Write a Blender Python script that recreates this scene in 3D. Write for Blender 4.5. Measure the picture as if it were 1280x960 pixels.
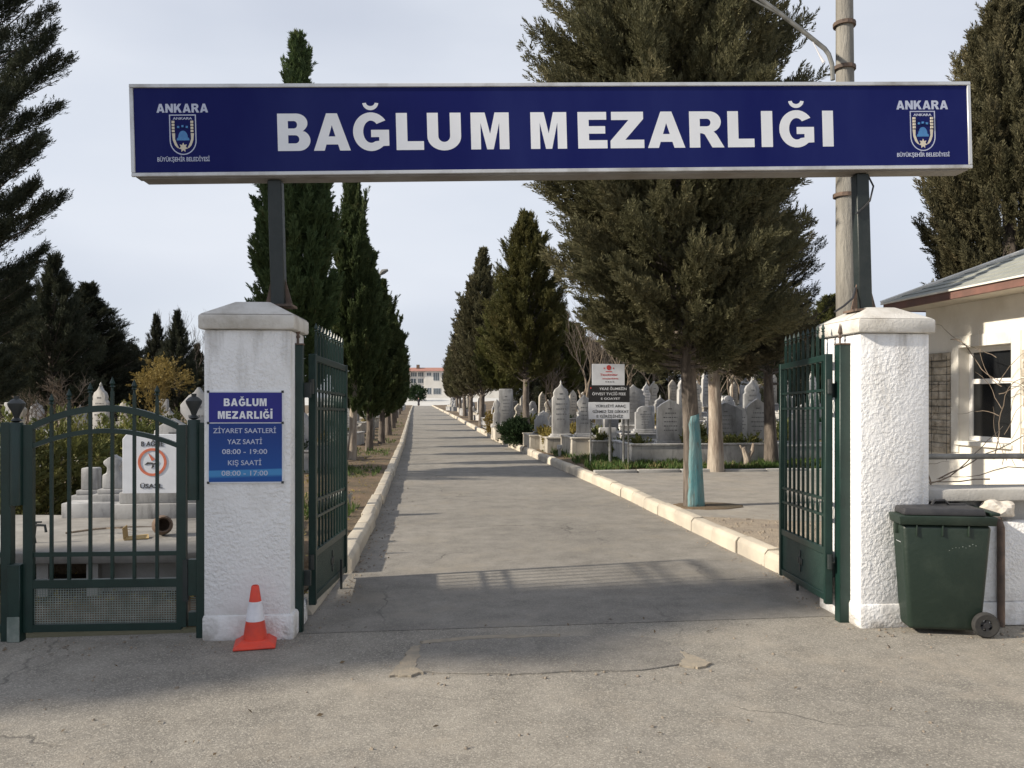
import bpy, bmesh, math, random
import numpy as np
from mathutils import Vector, Matrix

random.seed(7)
for o in list(bpy.data.objects):
    bpy.data.objects.remove(o)
SC = bpy.context.scene
COL = SC.collection
R = math.radians
rng = np.random.default_rng(11)

# ------------------------------------------------------------------ camera
H = 1.85                       # eye height
F = 1000.0                     # focal length in photo pixels (1280 wide)
PSI = math.atan(115 / F)       # camera turned right of the road
CP, SP = math.cos(PSI), math.sin(PSI)
HY = 497.0                     # horizon row in the photo
cd = bpy.data.cameras.new('camera')
cam = bpy.data.objects.new('camera', cd)
COL.objects.link(cam)
cam.location = (0, 0, H)
cam.rotation_euler = (R(90), 0, -PSI)
cd.sensor_width = 36
cd.lens = F / 1280 * 36
cd.shift_y = (HY - 480) / 1280
cd.clip_start = 0.05
cd.clip_end = 4000
SC.camera = cam

# ------------------------------------------------------------------ sky and sun
SUN_AZ, SUN_EL = R(8), R(29)
tv = Vector((math.cos(SUN_AZ) * math.cos(SUN_EL), math.sin(SUN_AZ) * math.cos(SUN_EL), -math.sin(SUN_EL)))
w = bpy.data.worlds.new('World')
SC.world = w
w.use_nodes = True
nt = w.node_tree
nt.nodes.clear()
out = nt.nodes.new('ShaderNodeOutputWorld')
bg = nt.nodes.new('ShaderNodeBackground')
sky = nt.nodes.new('ShaderNodeTexSky')
sky.sky_type = 'NISHITA'
sky.sun_disc = False
sky.sun_elevation = SUN_EL
sky.sun_rotation = math.atan2(-tv.x, -tv.y)
sky.air_density = 1.0
sky.dust_density = 2.0
sky.altitude = 1100
tc = nt.nodes.new('ShaderNodeTexCoord')
mp = nt.nodes.new('ShaderNodeMapping')
mp.inputs['Scale'].default_value = (1.0, 1.0, 3.2)
nz = nt.nodes.new('ShaderNodeTexNoise')
nz.inputs['Scale'].default_value = 1.7
nz.inputs['Detail'].default_value = 5
nz.inputs['Roughness'].default_value = 0.5
rmp = nt.nodes.new('ShaderNodeMapRange')
rmp.inputs['From Min'].default_value = 0.3
rmp.inputs['From Max'].default_value = 0.72
rmp.inputs['To Min'].default_value = 0.74
rmp.inputs['To Max'].default_value = 0.97
mix = nt.nodes.new('ShaderNodeMix')
mix.data_type = 'RGBA'
nz2 = nt.nodes.new('ShaderNodeTexNoise')                 # thin high cloud, brighter and greyer in places
nz2.inputs['Scale'].default_value = 1.15
nz2.inputs['Detail'].default_value = 3
mp2 = nt.nodes.new('ShaderNodeMapping')
mp2.inputs['Scale'].default_value = (1.0, 1.0, 2.2)
mp2.inputs['Location'].default_value = (0.35, 0.2, 0.0)
nt.links.new(tc.outputs['Generated'], mp2.inputs['Vector'])
nt.links.new(mp2.outputs[0], nz2.inputs['Vector'])
rm2 = nt.nodes.new('ShaderNodeMapRange')
rm2.inputs['From Min'].default_value = 0.36
rm2.inputs['From Max'].default_value = 0.62
nt.links.new(nz2.outputs['Fac'], rm2.inputs['Value'])
cl = nt.nodes.new('ShaderNodeMix')
cl.data_type = 'RGBA'
cl.inputs['A'].default_value = (4.1, 4.4, 5.3, 1)
cl.inputs['B'].default_value = (6.1, 6.4, 7.0, 1)
nt.links.new(rm2.outputs[0], cl.inputs['Factor'])
nt.links.new(cl.outputs['Result'], mix.inputs['B'])
nt.links.new(tc.outputs['Generated'], mp.inputs['Vector'])
nt.links.new(mp.outputs[0], nz.inputs['Vector'])
nt.links.new(nz.outputs['Fac'], rmp.inputs['Value'])
nt.links.new(rmp.outputs[0], mix.inputs['Factor'])
nt.links.new(sky.outputs[0], mix.inputs['A'])
nt.links.new(mix.outputs['Result'], bg.inputs['Color'])
bg.inputs['Strength'].default_value = 0.10
nt.links.new(bg.outputs[0], out.inputs[0])
sd = bpy.data.lights.new('sun', 'SUN')
sd.energy = 4.9
sd.angle = R(1.4)
sd.color = (1.0, 0.90, 0.75)
sun = bpy.data.objects.new('sun', sd)
COL.objects.link(sun)
sun.rotation_euler = tv.to_track_quat('-Z', 'Y').to_euler()
sun.location = (-20, 0, 20)
SC.view_settings.view_transform = 'Standard'
SC.view_settings.look = 'None'
SC.view_settings.exposure = 0.40
SC.view_settings.gamma = 1.0
SC.view_settings.use_curve_mapping = False

# ------------------------------------------------------------------ where things stand
def dp(px, py, d):
    """world point seen at photo pixel (px, py) at depth d"""
    lat = (px - 640) / F * d
    return Vector((lat * CP + d * SP, -lat * SP + d * CP, H + (HY - py) / F * d))
def gp(px, py, z=0.0):
    """point of the level z under photo pixel (px, py)"""
    return dp(px, py, (H - z) * F / (py - HY))
GROT = R(-2.9)                 # the gate line is not quite square to the road
GO = Vector((-1.64, 6.33, 0))
GU = Vector((math.cos(GROT), math.sin(GROT), 0))
GV = Vector((-math.sin(GROT), math.cos(GROT), 0))
def W(u, v, z=0.0):
    return GO + GU * u + GV * v + Vector((0, 0, z))
def gate_uz(px, py, v=0.0):
    """(u, z) on the vertical plane v of the gate line"""
    ray = dp(px, py, 1.0) - Vector((0, 0, H))
    t = (GO + GV * v - Vector((0, 0, H))).dot(GV) / ray.dot(GV)
    p = Vector((0, 0, H)) + ray * t
    return (p - GO).dot(GU), p.z

# ------------------------------------------------------------------ object helpers
def tag(o, label=None, cat=None, group=None, kind=None):
    if label: o['label'] = label
    if cat: o['category'] = cat
    if group: o['group'] = group
    if kind: o['kind'] = kind
    return o
def thing(name, label, cat, loc=(0, 0, 0), rotz=0.0, group=None):
    o = bpy.data.objects.new(name, None)
    o.empty_display_size = 0.2
    COL.objects.link(o)
    o.location = loc
    o.rotation_euler = (0, 0, rotz)
    return tag(o, label, cat, group)
def kids(o):
    return [c for c in bpy.data.objects if c.parent == o]
def copy_tree(o, parent=None):
    c = o.copy()
    COL.objects.link(c)
    c.parent = parent
    for ch in kids(o):
        copy_tree(ch, c)
    return c

class MB:
    def __init__(self):
        self.v, self.f = [], []
    def add(self, vs, fs):
        n = len(self.v)
        self.v += [tuple(p) for p in vs]
        self.f += [tuple(i + n for i in f) for f in fs]
        return self
    def box(self, x0, x1, y0, y1, z0, z1, M=None):
        vs = [(x, y, z) for z in (z0, z1) for y in (y0, y1) for x in (x0, x1)]
        if M is not None: vs = [M @ Vector(p) for p in vs]
        return self.add(vs, [(0, 2, 3, 1), (4, 5, 7, 6), (0, 1, 5, 4), (2, 6, 7, 3), (0, 4, 6, 2), (1, 3, 7, 5)])
    def frustum(self, a, z0, b, z1):
        """a, b = (x0, x1, y0, y1) at z0 and z1"""
        vs = [(x, y, z0) for y in a[2:] for x in a[:2]] + [(x, y, z1) for y in b[2:] for x in b[:2]]
        return self.add(vs, [(0, 2, 3, 1), (4, 5, 7, 6), (0, 1, 5, 4), (2, 6, 7, 3), (0, 4, 6, 2), (1, 3, 7, 5)])
    def tube(self, pts, rad, n=8, cap=True):
        pts = [Vector(p) for p in pts]
        if not hasattr(rad, '__len__'): rad = [rad] * len(pts)
        rings = []
        ref = None
        for i, p in enumerate(pts):
            t = (pts[min(i + 1, len(pts) - 1)] - pts[max(i - 1, 0)]).normalized()
            if ref is None:
                ref = Vector((1, 0, 0)) if abs(t.x) < 0.8 else Vector((0, 1, 0))
            a = (ref - t * ref.dot(t)).normalized()
            b = t.cross(a)
            ref = a
            rings.append([p + (a * math.cos(2 * math.pi * k / n) + b * math.sin(2 * math.pi * k / n)) * rad[i] for k in range(n)])
        vs = [q for r in rings for q in r]
        fs = [(i * n + k, i * n + (k + 1) % n, (i + 1) * n + (k + 1) % n, (i + 1) * n + k) for i in range(len(pts) - 1) for k in range(n)]
        if cap:
            fs += [tuple(range(n))[::-1], tuple((len(pts) - 1) * n + k for k in range(n))]
        return self.add(vs, fs)
    def lathe(self, prof, n=20, c=(0, 0, 0)):
        vs = [(c[0] + r * math.cos(2 * math.pi * k / n), c[1] + r * math.sin(2 * math.pi * k / n), c[2] + z) for r, z in prof for k in range(n)]
        m = len(prof)
        fs = [(i * n + k, i * n + (k + 1) % n, (i + 1) * n + (k + 1) % n, (i + 1) * n + k) for i in range(m - 1) for k in range(n)]
        fs += [tuple(range(n))[::-1], tuple((m - 1) * n + k for k in range(n))]
        return self.add(vs, fs)
    def prism(self, poly, y0, y1):
        """outline in (x, z), swept from y0 to y1"""
        n = len(poly)
        a = sum(poly[i][0] * poly[(i + 1) % n][1] - poly[(i + 1) % n][0] * poly[i][1] for i in range(n))
        if a < 0: poly = poly[::-1]
        vs = [(x, y0, z) for x, z in poly] + [(x, y1, z) for x, z in poly]
        fs = [tuple(range(n)), tuple(range(2 * n - 1, n - 1, -1))] + [(i, n + i, n + (i + 1) % n, (i + 1) % n) for i in range(n)]
        return self.add(vs, [tuple(reversed(f)) if k >= 2 else f for k, f in enumerate(fs)] if False else fs)
    def slab(self, poly, z0, z1):
        """outline in (x, y), z0 to z1"""
        n = len(poly)
        vs = [(x, y, z0) for x, y in poly] + [(x, y, z1) for x, y in poly]
        return self.add(vs, [tuple(range(n))[::-1], tuple(range(n, 2 * n))] + [(i, (i + 1) % n, n + (i + 1) % n, n + i) for i in range(n)])
    def bar(self, a, b, wx, wy=None):
        """square bar between two points"""
        a, b = Vector(a), Vector(b)
        wy = wy or wx
        d = b - a
        q = d.to_track_quat('Z', 'Y').to_matrix().to_4x4()
        return self.box(-wx / 2, wx / 2, -wy / 2, wy / 2, 0, d.length, Matrix.Translation(a) @ q)
    def build(self, name, mat, parent=None, bevel=0.0, smooth=False, seg=2, fix=True):
        me = bpy.data.meshes.new(name)
        me.from_pydata(self.v, [], self.f)
        if bevel or fix:
            bm = bmesh.new()
            bm.from_mesh(me)
            bmesh.ops.recalc_face_normals(bm, faces=bm.faces)
            if bevel:
                es = [e for e in bm.edges if len(e.link_faces) == 2 and e.calc_face_angle(0) > 0.6]
                bmesh.ops.bevel(bm, geom=es, offset=bevel, segments=seg, affect='EDGES', profile=0.5, clamp_overlap=True)
            bm.to_mesh(me)
            bm.free()
        if smooth or bevel:
            me.polygons.foreach_set('use_smooth', [True] * len(me.polygons))
            me.set_sharp_from_angle(angle=R(40))
        o = bpy.data.objects.new(name, me)
        COL.objects.link(o)
        if mat: me.materials.append(mat)
        if parent: o.parent = parent
        return o

def rawmesh(name, verts, faces_n, nper, mat, parent=None, tint=None):
    """fast mesh from numpy: faces_n (F, nper)"""
    me = bpy.data.meshes.new(name)
    nv, nf = len(verts), len(faces_n)
    me.vertices.add(nv)
    me.vertices.foreach_set('co', np.ascontiguousarray(verts, dtype=np.float32).ravel())
    me.loops.add(nf * nper)
    me.loops.foreach_set('vertex_index', np.ascontiguousarray(faces_n, dtype=np.int32).ravel())
    me.polygons.add(nf)
    me.polygons.foreach_set('loop_start', np.arange(nf, dtype=np.int32) * nper)
    if tint is not None:
        at = me.attributes.new('tint', 'FLOAT', 'POINT')
        at.data.foreach_set('value', np.ascontiguousarray(tint, dtype=np.float32))
    me.update(calc_edges=True)
    me.materials.append(mat)
    o = bpy.data.objects.new(name, me)
    COL.objects.link(o)
    if parent: o.parent = parent
    return o

# ------------------------------------------------------------------ materials
def srgb(r, g, b):
    f = lambda c: c / 12.92 if c <= 0.04045 else ((c + 0.055) / 1.055) ** 2.4
    return (f(r / 255), f(g / 255), f(b / 255), 1)
class N:
    """small node-tree writer"""
    def __init__(self, name):
        self.m = bpy.data.materials.new(name)
        self.m.use_nodes = True
        self.t = self.m.node_tree
        self.b = self.t.nodes['Principled BSDF']
        self.pos = self.t.nodes.new('ShaderNodeNewGeometry').outputs['Position']
    def n(self, ty, **kw):
        x = self.t.nodes.new('ShaderNode' + ty)
        for k, v in kw.items():
            setattr(x, k, v)
        return x
    def l(self, a, b):
        self.t.links.new(a, b)
    def noise(self, scale, detail=6, rough=0.6, vec=None, stretch=None):
        x = self.n('TexNoise')
        x.inputs['Scale'].default_value = scale
        x.inputs['Detail'].default_value = detail
        x.inputs['Roughness'].default_value = rough
        v = vec or self.pos
        if stretch:
            mpn = self.n('Mapping')
            mpn.inputs['Scale'].default_value = stretch
            self.l(v, mpn.inputs['Vector'])
            v = mpn.outputs[0]
        self.l(v, x.inputs['Vector'])
        return x.outputs['Fac']
    def ramp(self, fac, lo, hi, a=0.0, b=1.0):
        x = self.n('MapRange')
        x.inputs['From Min'].default_value = lo
        x.inputs['From Max'].default_value = hi
        x.inputs['To Min'].default_value = a
        x.inputs['To Max'].default_value = b
        self.l(fac, x.inputs['Value'])
        return x.outputs[0]
    def mix(self, fac, a, b, mode='MIX'):
        x = self.n('Mix', data_type='RGBA', blend_type=mode)
        for s, v in (('Factor', fac), ('A', a), ('B', b)):
            if isinstance(v, (tuple, list)):
                x.inputs[s].default_value = tuple(v) if len(v) == 4 else tuple(v) + (1,)
            elif isinstance(v, (int, float)):
                x.inputs[s].default_value = v
            else:
                self.l(v, x.inputs[s])
        return x.outputs['Result']
    def math(self, op, a, b=0.0):
        x = self.n('Math', operation=op)
        for i, v in enumerate((a, b)):
            if isinstance(v, (int, float)): x.inputs[i].default_value = v
            else: self.l(v, x.inputs[i])
        return x.outputs[0]
    def bump(self, h, strength=0.3, dist=0.01):
        x = self.n('Bump')
        x.inputs['Strength'].default_value = strength
        x.inputs['Distance'].default_value = dist
        self.l(h, x.inputs['Height'])
        self.l(x.outputs[0], self.b.inputs['Normal'])
    def color(self, c):
        if isinstance(c, (tuple, list)): self.b.inputs['Base Color'].default_value = tuple(c) if len(c) == 4 else tuple(c) + (1,)
        else: self.l(c, self.b.inputs['Base Color'])
    def done(self, rough=0.7, metal=0.0, spec=0.5):
        self.b.inputs['Roughness'].default_value = rough
        self.b.inputs['Metallic'].default_value = metal
        self.b.inputs['Specular IOR Level'].default_value = spec
        return self.m

def plain(name, c, c2=None, scale=4, rough=0.6, bump=0.0, bscale=60, bdist=0.01, metal=0.0, lo=0.35, hi=0.65, detail=6, stretch=None, spec=0.5):
    k = N(name)
    c2 = c2 or tuple(x * 0.75 for x in c)
    k.color(k.mix(k.ramp(k.noise(scale, detail, stretch=stretch), lo, hi), c, c2))
    if bump:
        k.bump(k.noise(bscale, 6, stretch=stretch), bump, bdist)
    return k.done(rough, metal, spec)

def asphalt(name, c1, c2, speck=0.5, crack=True, dust=None):
    k = N(name)
    big = k.ramp(k.noise(0.35, 6, 0.65), 0.35, 0.66)
    base = k.mix(big, c1, c2)
    med = k.ramp(k.noise(3.0, 8, 0.7), 0.3, 0.7, 0.72, 1.22)
    x = k.n('Mix', data_type='RGBA', blend_type='MULTIPLY')
    x.inputs['Factor'].default_value = 1.0
    k.l(base, x.inputs['A'])
    cmb = k.n('CombineColor')
    for s in ('Red', 'Green', 'Blue'): k.l(med, cmb.inputs[s])
    k.l(cmb.outputs[0], x.inputs['B'])
    base = x.outputs['Result']
    # aggregate: small stones of their own tone
    vo = k.n('TexVoronoi')
    vo.inputs['Scale'].default_value = 120
    k.l(k.pos, vo.inputs['Vector'])
    sep = k.n('SeparateColor')
    k.l(vo.outputs['Color'], sep.inputs[0])
    st = k.ramp(sep.outputs[0], 0.62, 1.0, 0, speck)
    base = k.mix(st, base, (0.44, 0.41, 0.35, 1))
    st2 = k.ramp(sep.outputs[1], 0.72, 1.0, 0, speck * .4)
    base = k.mix(st2, base, (0.045, 0.043, 0.04, 1))
    if dust:
        df = k.ramp(k.noise(0.9, 8, 0.7), 0.52, 0.72, 0, 0.75)
        base = k.mix(df, base, dust)
    h = k.noise(120, 4, 0.7)
    if crack:
        wv = k.n('VectorMath', operation='ADD')
        nzv = k.n('TexNoise')
        nzv.inputs['Scale'].default_value = 1.6
        nzv.inputs['Detail'].default_value = 6
        k.l(k.pos, nzv.inputs['Vector'])
        scl = k.n('VectorMath', operation='SCALE')
        scl.inputs['Scale'].default_value = 0.9
        k.l(nzv.outputs['Color'], scl.inputs[0])
        k.l(k.pos, wv.inputs[0]); k.l(scl.outputs[0], wv.inputs[1])
        ve = k.n('TexVoronoi', feature='DISTANCE_TO_EDGE')
        ve.inputs['Scale'].default_value = 0.33
        k.l(wv.outputs[0], ve.inputs['Vector'])
        cm = k.ramp(ve.outputs['Distance'], 0.0, 0.006, 1.0, 0.0)
        msk = k.ramp(k.noise(0.5, 3), 0.48, 0.6)
        cm = k.math('MULTIPLY', cm, msk)
        base = k.mix(k.math('MULTIPLY', cm, 0.55), base, (0.03, 0.028, 0.026, 1))
        h = k.math('SUBTRACT', h, k.math('MULTIPLY', cm, 0.8))
    k.color(base)
    k.bump(h, 0.55, 0.012)
    return k.done(0.88, 0, 0.35)

def foliage_mat(name, c1, c2, c3):
    """leaf colour varies from sprig to sprig (tint) and slowly through space"""
    k = N(name)
    at = k.n('Attribute', attribute_name='tint')
    a = k.mix(k.ramp(at.outputs['Fac'], 0.0, 0.7), c1, c2)
    a = k.mix(k.ramp(at.outputs['Fac'], 0.72, 1.0, 0, 0.9), a, c3)
    oi = k.n('ObjectInfo')
    hs = k.n('HueSaturation')
    k.l(k.ramp(oi.outputs['Random'], 0, 1, 0.85, 1.15), hs.inputs['Value'])
    k.l(k.ramp(oi.outputs['Random'], 0, 1, 0.485, 0.515), hs.inputs['Hue'])
    k.l(a, hs.inputs['Color'])
    col = hs.outputs[0]
    k.color(col)
    k.b.inputs['Roughness'].default_value = 0.75
    k.b.inputs['Specular IOR Level'].default_value = 0.25
    tr = k.n('BsdfTranslucent')
    k.l(col, tr.inputs['Color'])
    ms = k.n('MixShader')
    ms.inputs[0].default_value = 0.24
    k.l(k.b.outputs[0], ms.inputs[1])
    k.l(tr.outputs[0], ms.inputs[2])
    k.l(ms.outputs[0], k.t.nodes['Material Output'].inputs['Surface'])
    return k.m

def stucco():
    k = N('white_stucco')
    dirt = k.ramp(k.noise(2.1, 9, 0.75), 0.5, 0.8, 0, 0.55)
    c = k.mix(dirt, (0.80, 0.80, 0.80, 1), (0.52, 0.50, 0.46, 1))
    sx = k.n('SeparateXYZ')
    k.l(k.pos, sx.inputs[0])
    low = k.math('MULTIPLY', k.ramp(sx.outputs['Z'], 0.0, 0.30, 0.75, 0.0), k.ramp(k.noise(7, 6), 0.4, 0.65))
    c = k.mix(low, c, (0.30, 0.27, 0.23, 1))          # splashed dirt near the ground
    strk = k.math('MULTIPLY', k.ramp(sx.outputs['Z'], 1.7, 2.42, 0.0, 0.8), k.ramp(k.noise(9, 5, stretch=(1, 1, 0.12)), 0.5, 0.72))
    c = k.mix(strk, c, (0.27, 0.25, 0.22, 1))         # run-off streaks below the cap
    sp = k.ramp(k.noise(26, 7, .75), .66, .72, 0, .6)     # chips and specks of grime
    c = k.mix(sp, c, (0.36, 0.34, 0.31, 1))
    ds = k.math('MULTIPLY', k.ramp(k.noise(5, 6, .7, stretch=(1, 1, .09)), .60, .72, 0, .32), 1.0)
    c = k.mix(ds, c, (0.36, 0.34, 0.30, 1))               # long faint drip marks
    k.color(c)
    n1 = k.ramp(k.noise(38, 4, 0.5), 0.36, 0.66)
    n2 = k.noise(90, 4)
    amp = k.ramp(k.noise(2.6, 4), 0.38, 0.62, 0.25, 1.1)
    n3 = k.noise(9, 5)
    k.bump(k.math('ADD', k.math('MULTIPLY', n1, amp), k.math('ADD', k.math('MULTIPLY', n2, 0.2), k.math('MULTIPLY', n3, 0.6))), 0.62, 0.011)
    return k.done(0.75)

def bark(name, a, b, stretch=(1, 1, 0.18), scale=14):
    return plain(name, a, b, scale=scale, rough=0.95, bump=0.9, bscale=22, bdist=0.03, stretch=stretch, lo=0.38, hi=0.62)

def marble(name, a, b):
    k = N(name)
    c = k.mix(k.ramp(k.noise(2.4, 9), .42, .72), a, b)
    st = k.ramp(k.noise(7, 7, .7, stretch=(1, 1, .22)), .50, .72, 0, .75)
    c = k.mix(st, c, tuple(x * .42 for x in b) )
    oi = k.n('ObjectInfo')
    hs = k.n('HueSaturation'); k.l(k.ramp(oi.outputs['Random'], 0, 1, .72, 1.12), hs.inputs['Value']); k.l(c, hs.inputs['Color'])
    k.color(hs.outputs[0])
    k.bump(k.noise(30, 6), .2, .01)
    return k.done(.6)

M_ = {}
M_['asphalt'] = asphalt('asphalt', (0.182, 0.171, 0.154, 1), (0.25, 0.233, 0.207, 1), 0.35, True, (0.28, 0.25, 0.205, 1))
M_['forecourt'] = asphalt('worn_asphalt', (0.205, 0.191, 0.168, 1), (0.295, 0.270, 0.230, 1), 0.75, True, (0.36, 0.318, 0.26, 1))
M_['patch'] = asphalt('patched_asphalt', (0.185, 0.173, 0.155, 1), (0.26, 0.24, 0.21, 1), 0.5, True)
M_['sand'] = plain('sandy_filler', (0.34, 0.29, 0.22), (0.24, 0.215, 0.175), 9, 0.95, 0.8, 60)
M_['sidelot'] = asphalt('old_asphalt', (0.235, 0.22, 0.20, 1), (0.31, 0.285, 0.25, 1), 0.3, False, (0.34, 0.30, 0.245, 1))
M_['soil'] = plain('dry_soil', (0.17, 0.115, 0.07), (0.085, 0.068, 0.04), 1.7, 0.95, 0.9, 25, 0.04)
M_['gravel'] = plain('gravelly_dirt', (0.36, 0.30, 0.23), (0.25, 0.21, 0.17), 3, 0.95, 1.0, 45, 0.03)
M_['ground'] = plain('dry_ground', (0.20, 0.17, 0.11), (0.12, 0.12, 0.06), 0.5, 0.95, 0.8, 8, 0.05)
M_['kerb'] = plain('kerb_concrete', (0.56, 0.50, 0.40), (0.40, 0.36, 0.30), 1.4, 0.85, 0.5, 50)
M_['concrete'] = plain('grey_concrete', (0.44, 0.43, 0.41), (0.32, 0.31, 0.29), 1.8, 0.9, 0.5, 40)
M_['pale_concrete'] = plain('pale_concrete', (0.55, 0.54, 0.51), (0.44, 0.43, 0.40), 0.3, 0.9, 0.3, 4)
M_['stucco'] = stucco()
M_['cap'] = plain('pillar_cap_paint', (0.62, 0.60, 0.56), (0.30, 0.27, 0.22), 3.2, 0.8, 0.7, 45, lo=0.45, hi=0.78, detail=9)
M_['green'] = plain('dark_green_gloss_paint', (0.0045, 0.021, 0.0165), (0.0075, 0.030, 0.024), 6, 0.42, 0.15, 30)
M_['greenold'] = plain('old_green_paint', (0.009, 0.016, 0.016), (0.022, 0.028, 0.027), 5, 0.5, 0.3, 30)
M_['wire'] = plain('galvanised_wire', (0.28, 0.31, 0.28), (0.15, 0.19, 0.17), 9, 0.5, metal=0.3)
M_['greenmesh'] = plain('green_mesh_sheet', (0.010, 0.034, 0.027), (0.016, 0.045, 0.036), 12, 0.5, 0.9, 160, 0.01)
M_['iron'] = plain('black_iron', (0.018, 0.022, 0.024), (0.03, 0.035, 0.035), 8, 0.5)
M_['blue'] = plain('sign_blue', (0.0050, 0.0085, 0.092), (0.014, 0.021, 0.118), 1.3, 0.5, spec=0.12, stretch=(1, 1, .35), lo=.4, hi=.75)
M_['blue2'] = plain('panel_navy', (0.012, 0.014, 0.19), (0.015, 0.018, 0.22), 2, 0.4, spec=0.4)
M_['white'] = plain('sign_white', (0.78, 0.80, 0.84), (0.70, 0.72, 0.76), 1.5, 0.45)
M_['dimwhite'] = plain('faded_sign_white', (0.50, 0.54, 0.66), (0.42, 0.46, 0.6), 6, 0.5)
M_['cream_ink'] = plain('emblem_cream', (0.62, 0.57, 0.45), (0.55, 0.5, 0.4), 6, 0.5)
M_['dome_ink'] = plain('emblem_blue', (0.06, 0.22, 0.48), (0.05, 0.18, 0.42), 20, 0.5)
M_['alu'] = plain('sign_frame_metal', (0.60, 0.61, 0.62), (0.25, 0.23, 0.20), 2.5, 0.45, 0.1, 30, metal=0.35, lo=0.48, hi=0.75, detail=10)
M_['rusty'] = plain('rusty_iron', (0.17, 0.115, 0.085), (0.08, 0.06, 0.05), 8, 0.85, 0.5, 40)
M_['boardback'] = plain('sign_underside', (0.24, 0.23, 0.22), (0.14, 0.12, 0.1), 2, 0.7, 0.3, 20)
M_['orange'] = plain('cone_orange', (0.72, 0.055, 0.022), (0.55, 0.05, 0.03), 9, 0.45, 0.1, 40)
M_['reflect'] = plain('cone_white_band', (0.76, 0.76, 0.80), (0.62, 0.62, 0.66), 12, 0.4)
M_['bin'] = plain('bin_green_plastic', (0.009, 0.021, 0.014), (0.028, 0.042, 0.030), 3.5, 0.5, 0.3, 30, lo=0.45, hi=0.8, detail=10)
M_['black'] = plain('black_plastic', (0.022, 0.022, 0.025), (0.04, 0.04, 0.042), 6, 0.5, 0.2, 30)
M_['rubber'] = plain('rubber', (0.02, 0.02, 0.02), (0.04, 0.038, 0.035), 10, 0.85, 0.3, 60)
M_['marble'] = marble('white_marble', (0.60, 0.59, 0.57), (0.38, 0.37, 0.355))
M_['marble2'] = marble('grey_marble', (0.37, 0.37, 0.37), (0.20, 0.20, 0.20))
M_['marble3'] = marble('cream_marble', (0.52, 0.48, 0.41), (0.33, 0.30, 0.25))
M_['ink'] = plain('carved_black', (0.03, 0.03, 0.03), (0.06, 0.06, 0.06), 20, 0.8)
M_['carve'] = plain('carved_lines', (0.13, 0.13, 0.13), (0.22, 0.22, 0.22), 20, 0.8)
M_['redink'] = plain('red_print', (0.55, 0.06, 0.05), (0.45, 0.05, 0.05), 20, 0.6)
M_['orangeink'] = plain('orange_red_print', (0.62, 0.17, 0.09), (0.52, 0.14, 0.08), 20, 0.6)
M_['panelwhite'] = plain('white_board', (0.70, 0.72, 0.76), (0.6, 0.62, 0.66), 4, 0.5)
M_['panelblack'] = plain('black_board', (0.012, 0.012, 0.014), (0.02, 0.02, 0.022), 4, 0.5)
M_['steel'] = plain('galvanised_post', (0.24, 0.24, 0.23), (0.14, 0.14, 0.13), 9, 0.6, metal=0.3)
M_['pole'] = plain('weathered_pole', (0.29, 0.275, 0.245), (0.14, 0.132, 0.118), 2.2, 0.9, 0.9, 14, 0.03, stretch=(2, 2, 0.35))
M_['bark'] = bark('cypress_bark', (0.18, 0.15, 0.125), (0.07, 0.058, 0.048))
M_['palebark'] = bark('pale_bark', (0.43, 0.375, 0.31), (0.22, 0.175, 0.14), scale=9)
M_['twig'] = bark('bare_twigs', (0.23, 0.185, 0.14), (0.14, 0.11, 0.085))
M_['yellowtwig'] = bark('yellow_twigs', (0.36, 0.27, 0.10), (0.22, 0.17, 0.07))
def flaking_paint():
    k = N('turquoise_paint')
    base = k.mix(k.ramp(k.noise(9, 6, stretch=(1, 1, .3)), .35, .65), (0.085, 0.225, 0.25, 1), (0.17, 0.26, 0.265, 1))
    worn = k.ramp(k.noise(30, 6, .7, stretch=(1, 1, .14)), .56, .66)
    k.color(k.mix(worn, base, (0.15, 0.125, 0.10, 1)))
    k.bump(k.noise(22, 6, stretch=(1, 1, 0.18)), .9, .03)
    return k.done(.9)
M_['bluepaint'] = flaking_paint()
M_['fol_cyp'] = foliage_mat('cypress_foliage', (0.086, 0.084, 0.044), (0.140, 0.128, 0.070), (0.20, 0.17, 0.095))
M_['fol_olive'] = foliage_mat('olive_foliage', (0.085, 0.090, 0.030), (0.128, 0.124, 0.042), (0.18, 0.155, 0.06))
M_['fol_col'] = foliage_mat('column_foliage', (0.056, 0.082, 0.032), (0.088, 0.116, 0.046), (0.13, 0.13, 0.055))
M_['fol_dark'] = foliage_mat('dark_foliage', (0.034, 0.040, 0.026), (0.056, 0.062, 0.038), (0.09, 0.08, 0.048))
M_['fol_bush'] = foliage_mat('bush_foliage', (0.09, 0.105, 0.035), (0.17, 0.175, 0.055), (0.30, 0.25, 0.10))
M_['fol_hedge'] = foliage_mat('hedge_foliage', (0.018, 0.036, 0.014), (0.03, 0.055, 0.02), (0.05, 0.075, 0.03))
M_['fol_grass'] = foliage_mat('grass_blades', (0.055, 0.10, 0.024), (0.095, 0.14, 0.04), (0.22, 0.18, 0.09))
M_['fol_dry'] = foliage_mat('dry_leaves', (0.20, 0.16, 0.05), (0.30, 0.24, 0.07), (0.36, 0.3, 0.12))
M_['cream'] = plain('cream_house_paint', (0.80, 0.77, 0.70), (0.62, 0.58, 0.50), 1.5, 0.85, 0.4, 40, lo=0.45, hi=0.8, detail=9)
M_['creamwhite'] = plain('house_white_trim', (0.80, 0.78, 0.72), (0.66, 0.63, 0.56), 3, 0.75, 0.3, 40)
M_['soffit'] = plain('soffit_boards', (0.62, 0.57, 0.48), (0.5, 0.46, 0.38), 3, 0.8)
M_['stonecl'] = plain('stone_cladding', (0.58, 0.52, 0.43), (0.32, 0.28, 0.22), 7, 0.9, 1.0, 18, 0.04)
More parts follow.
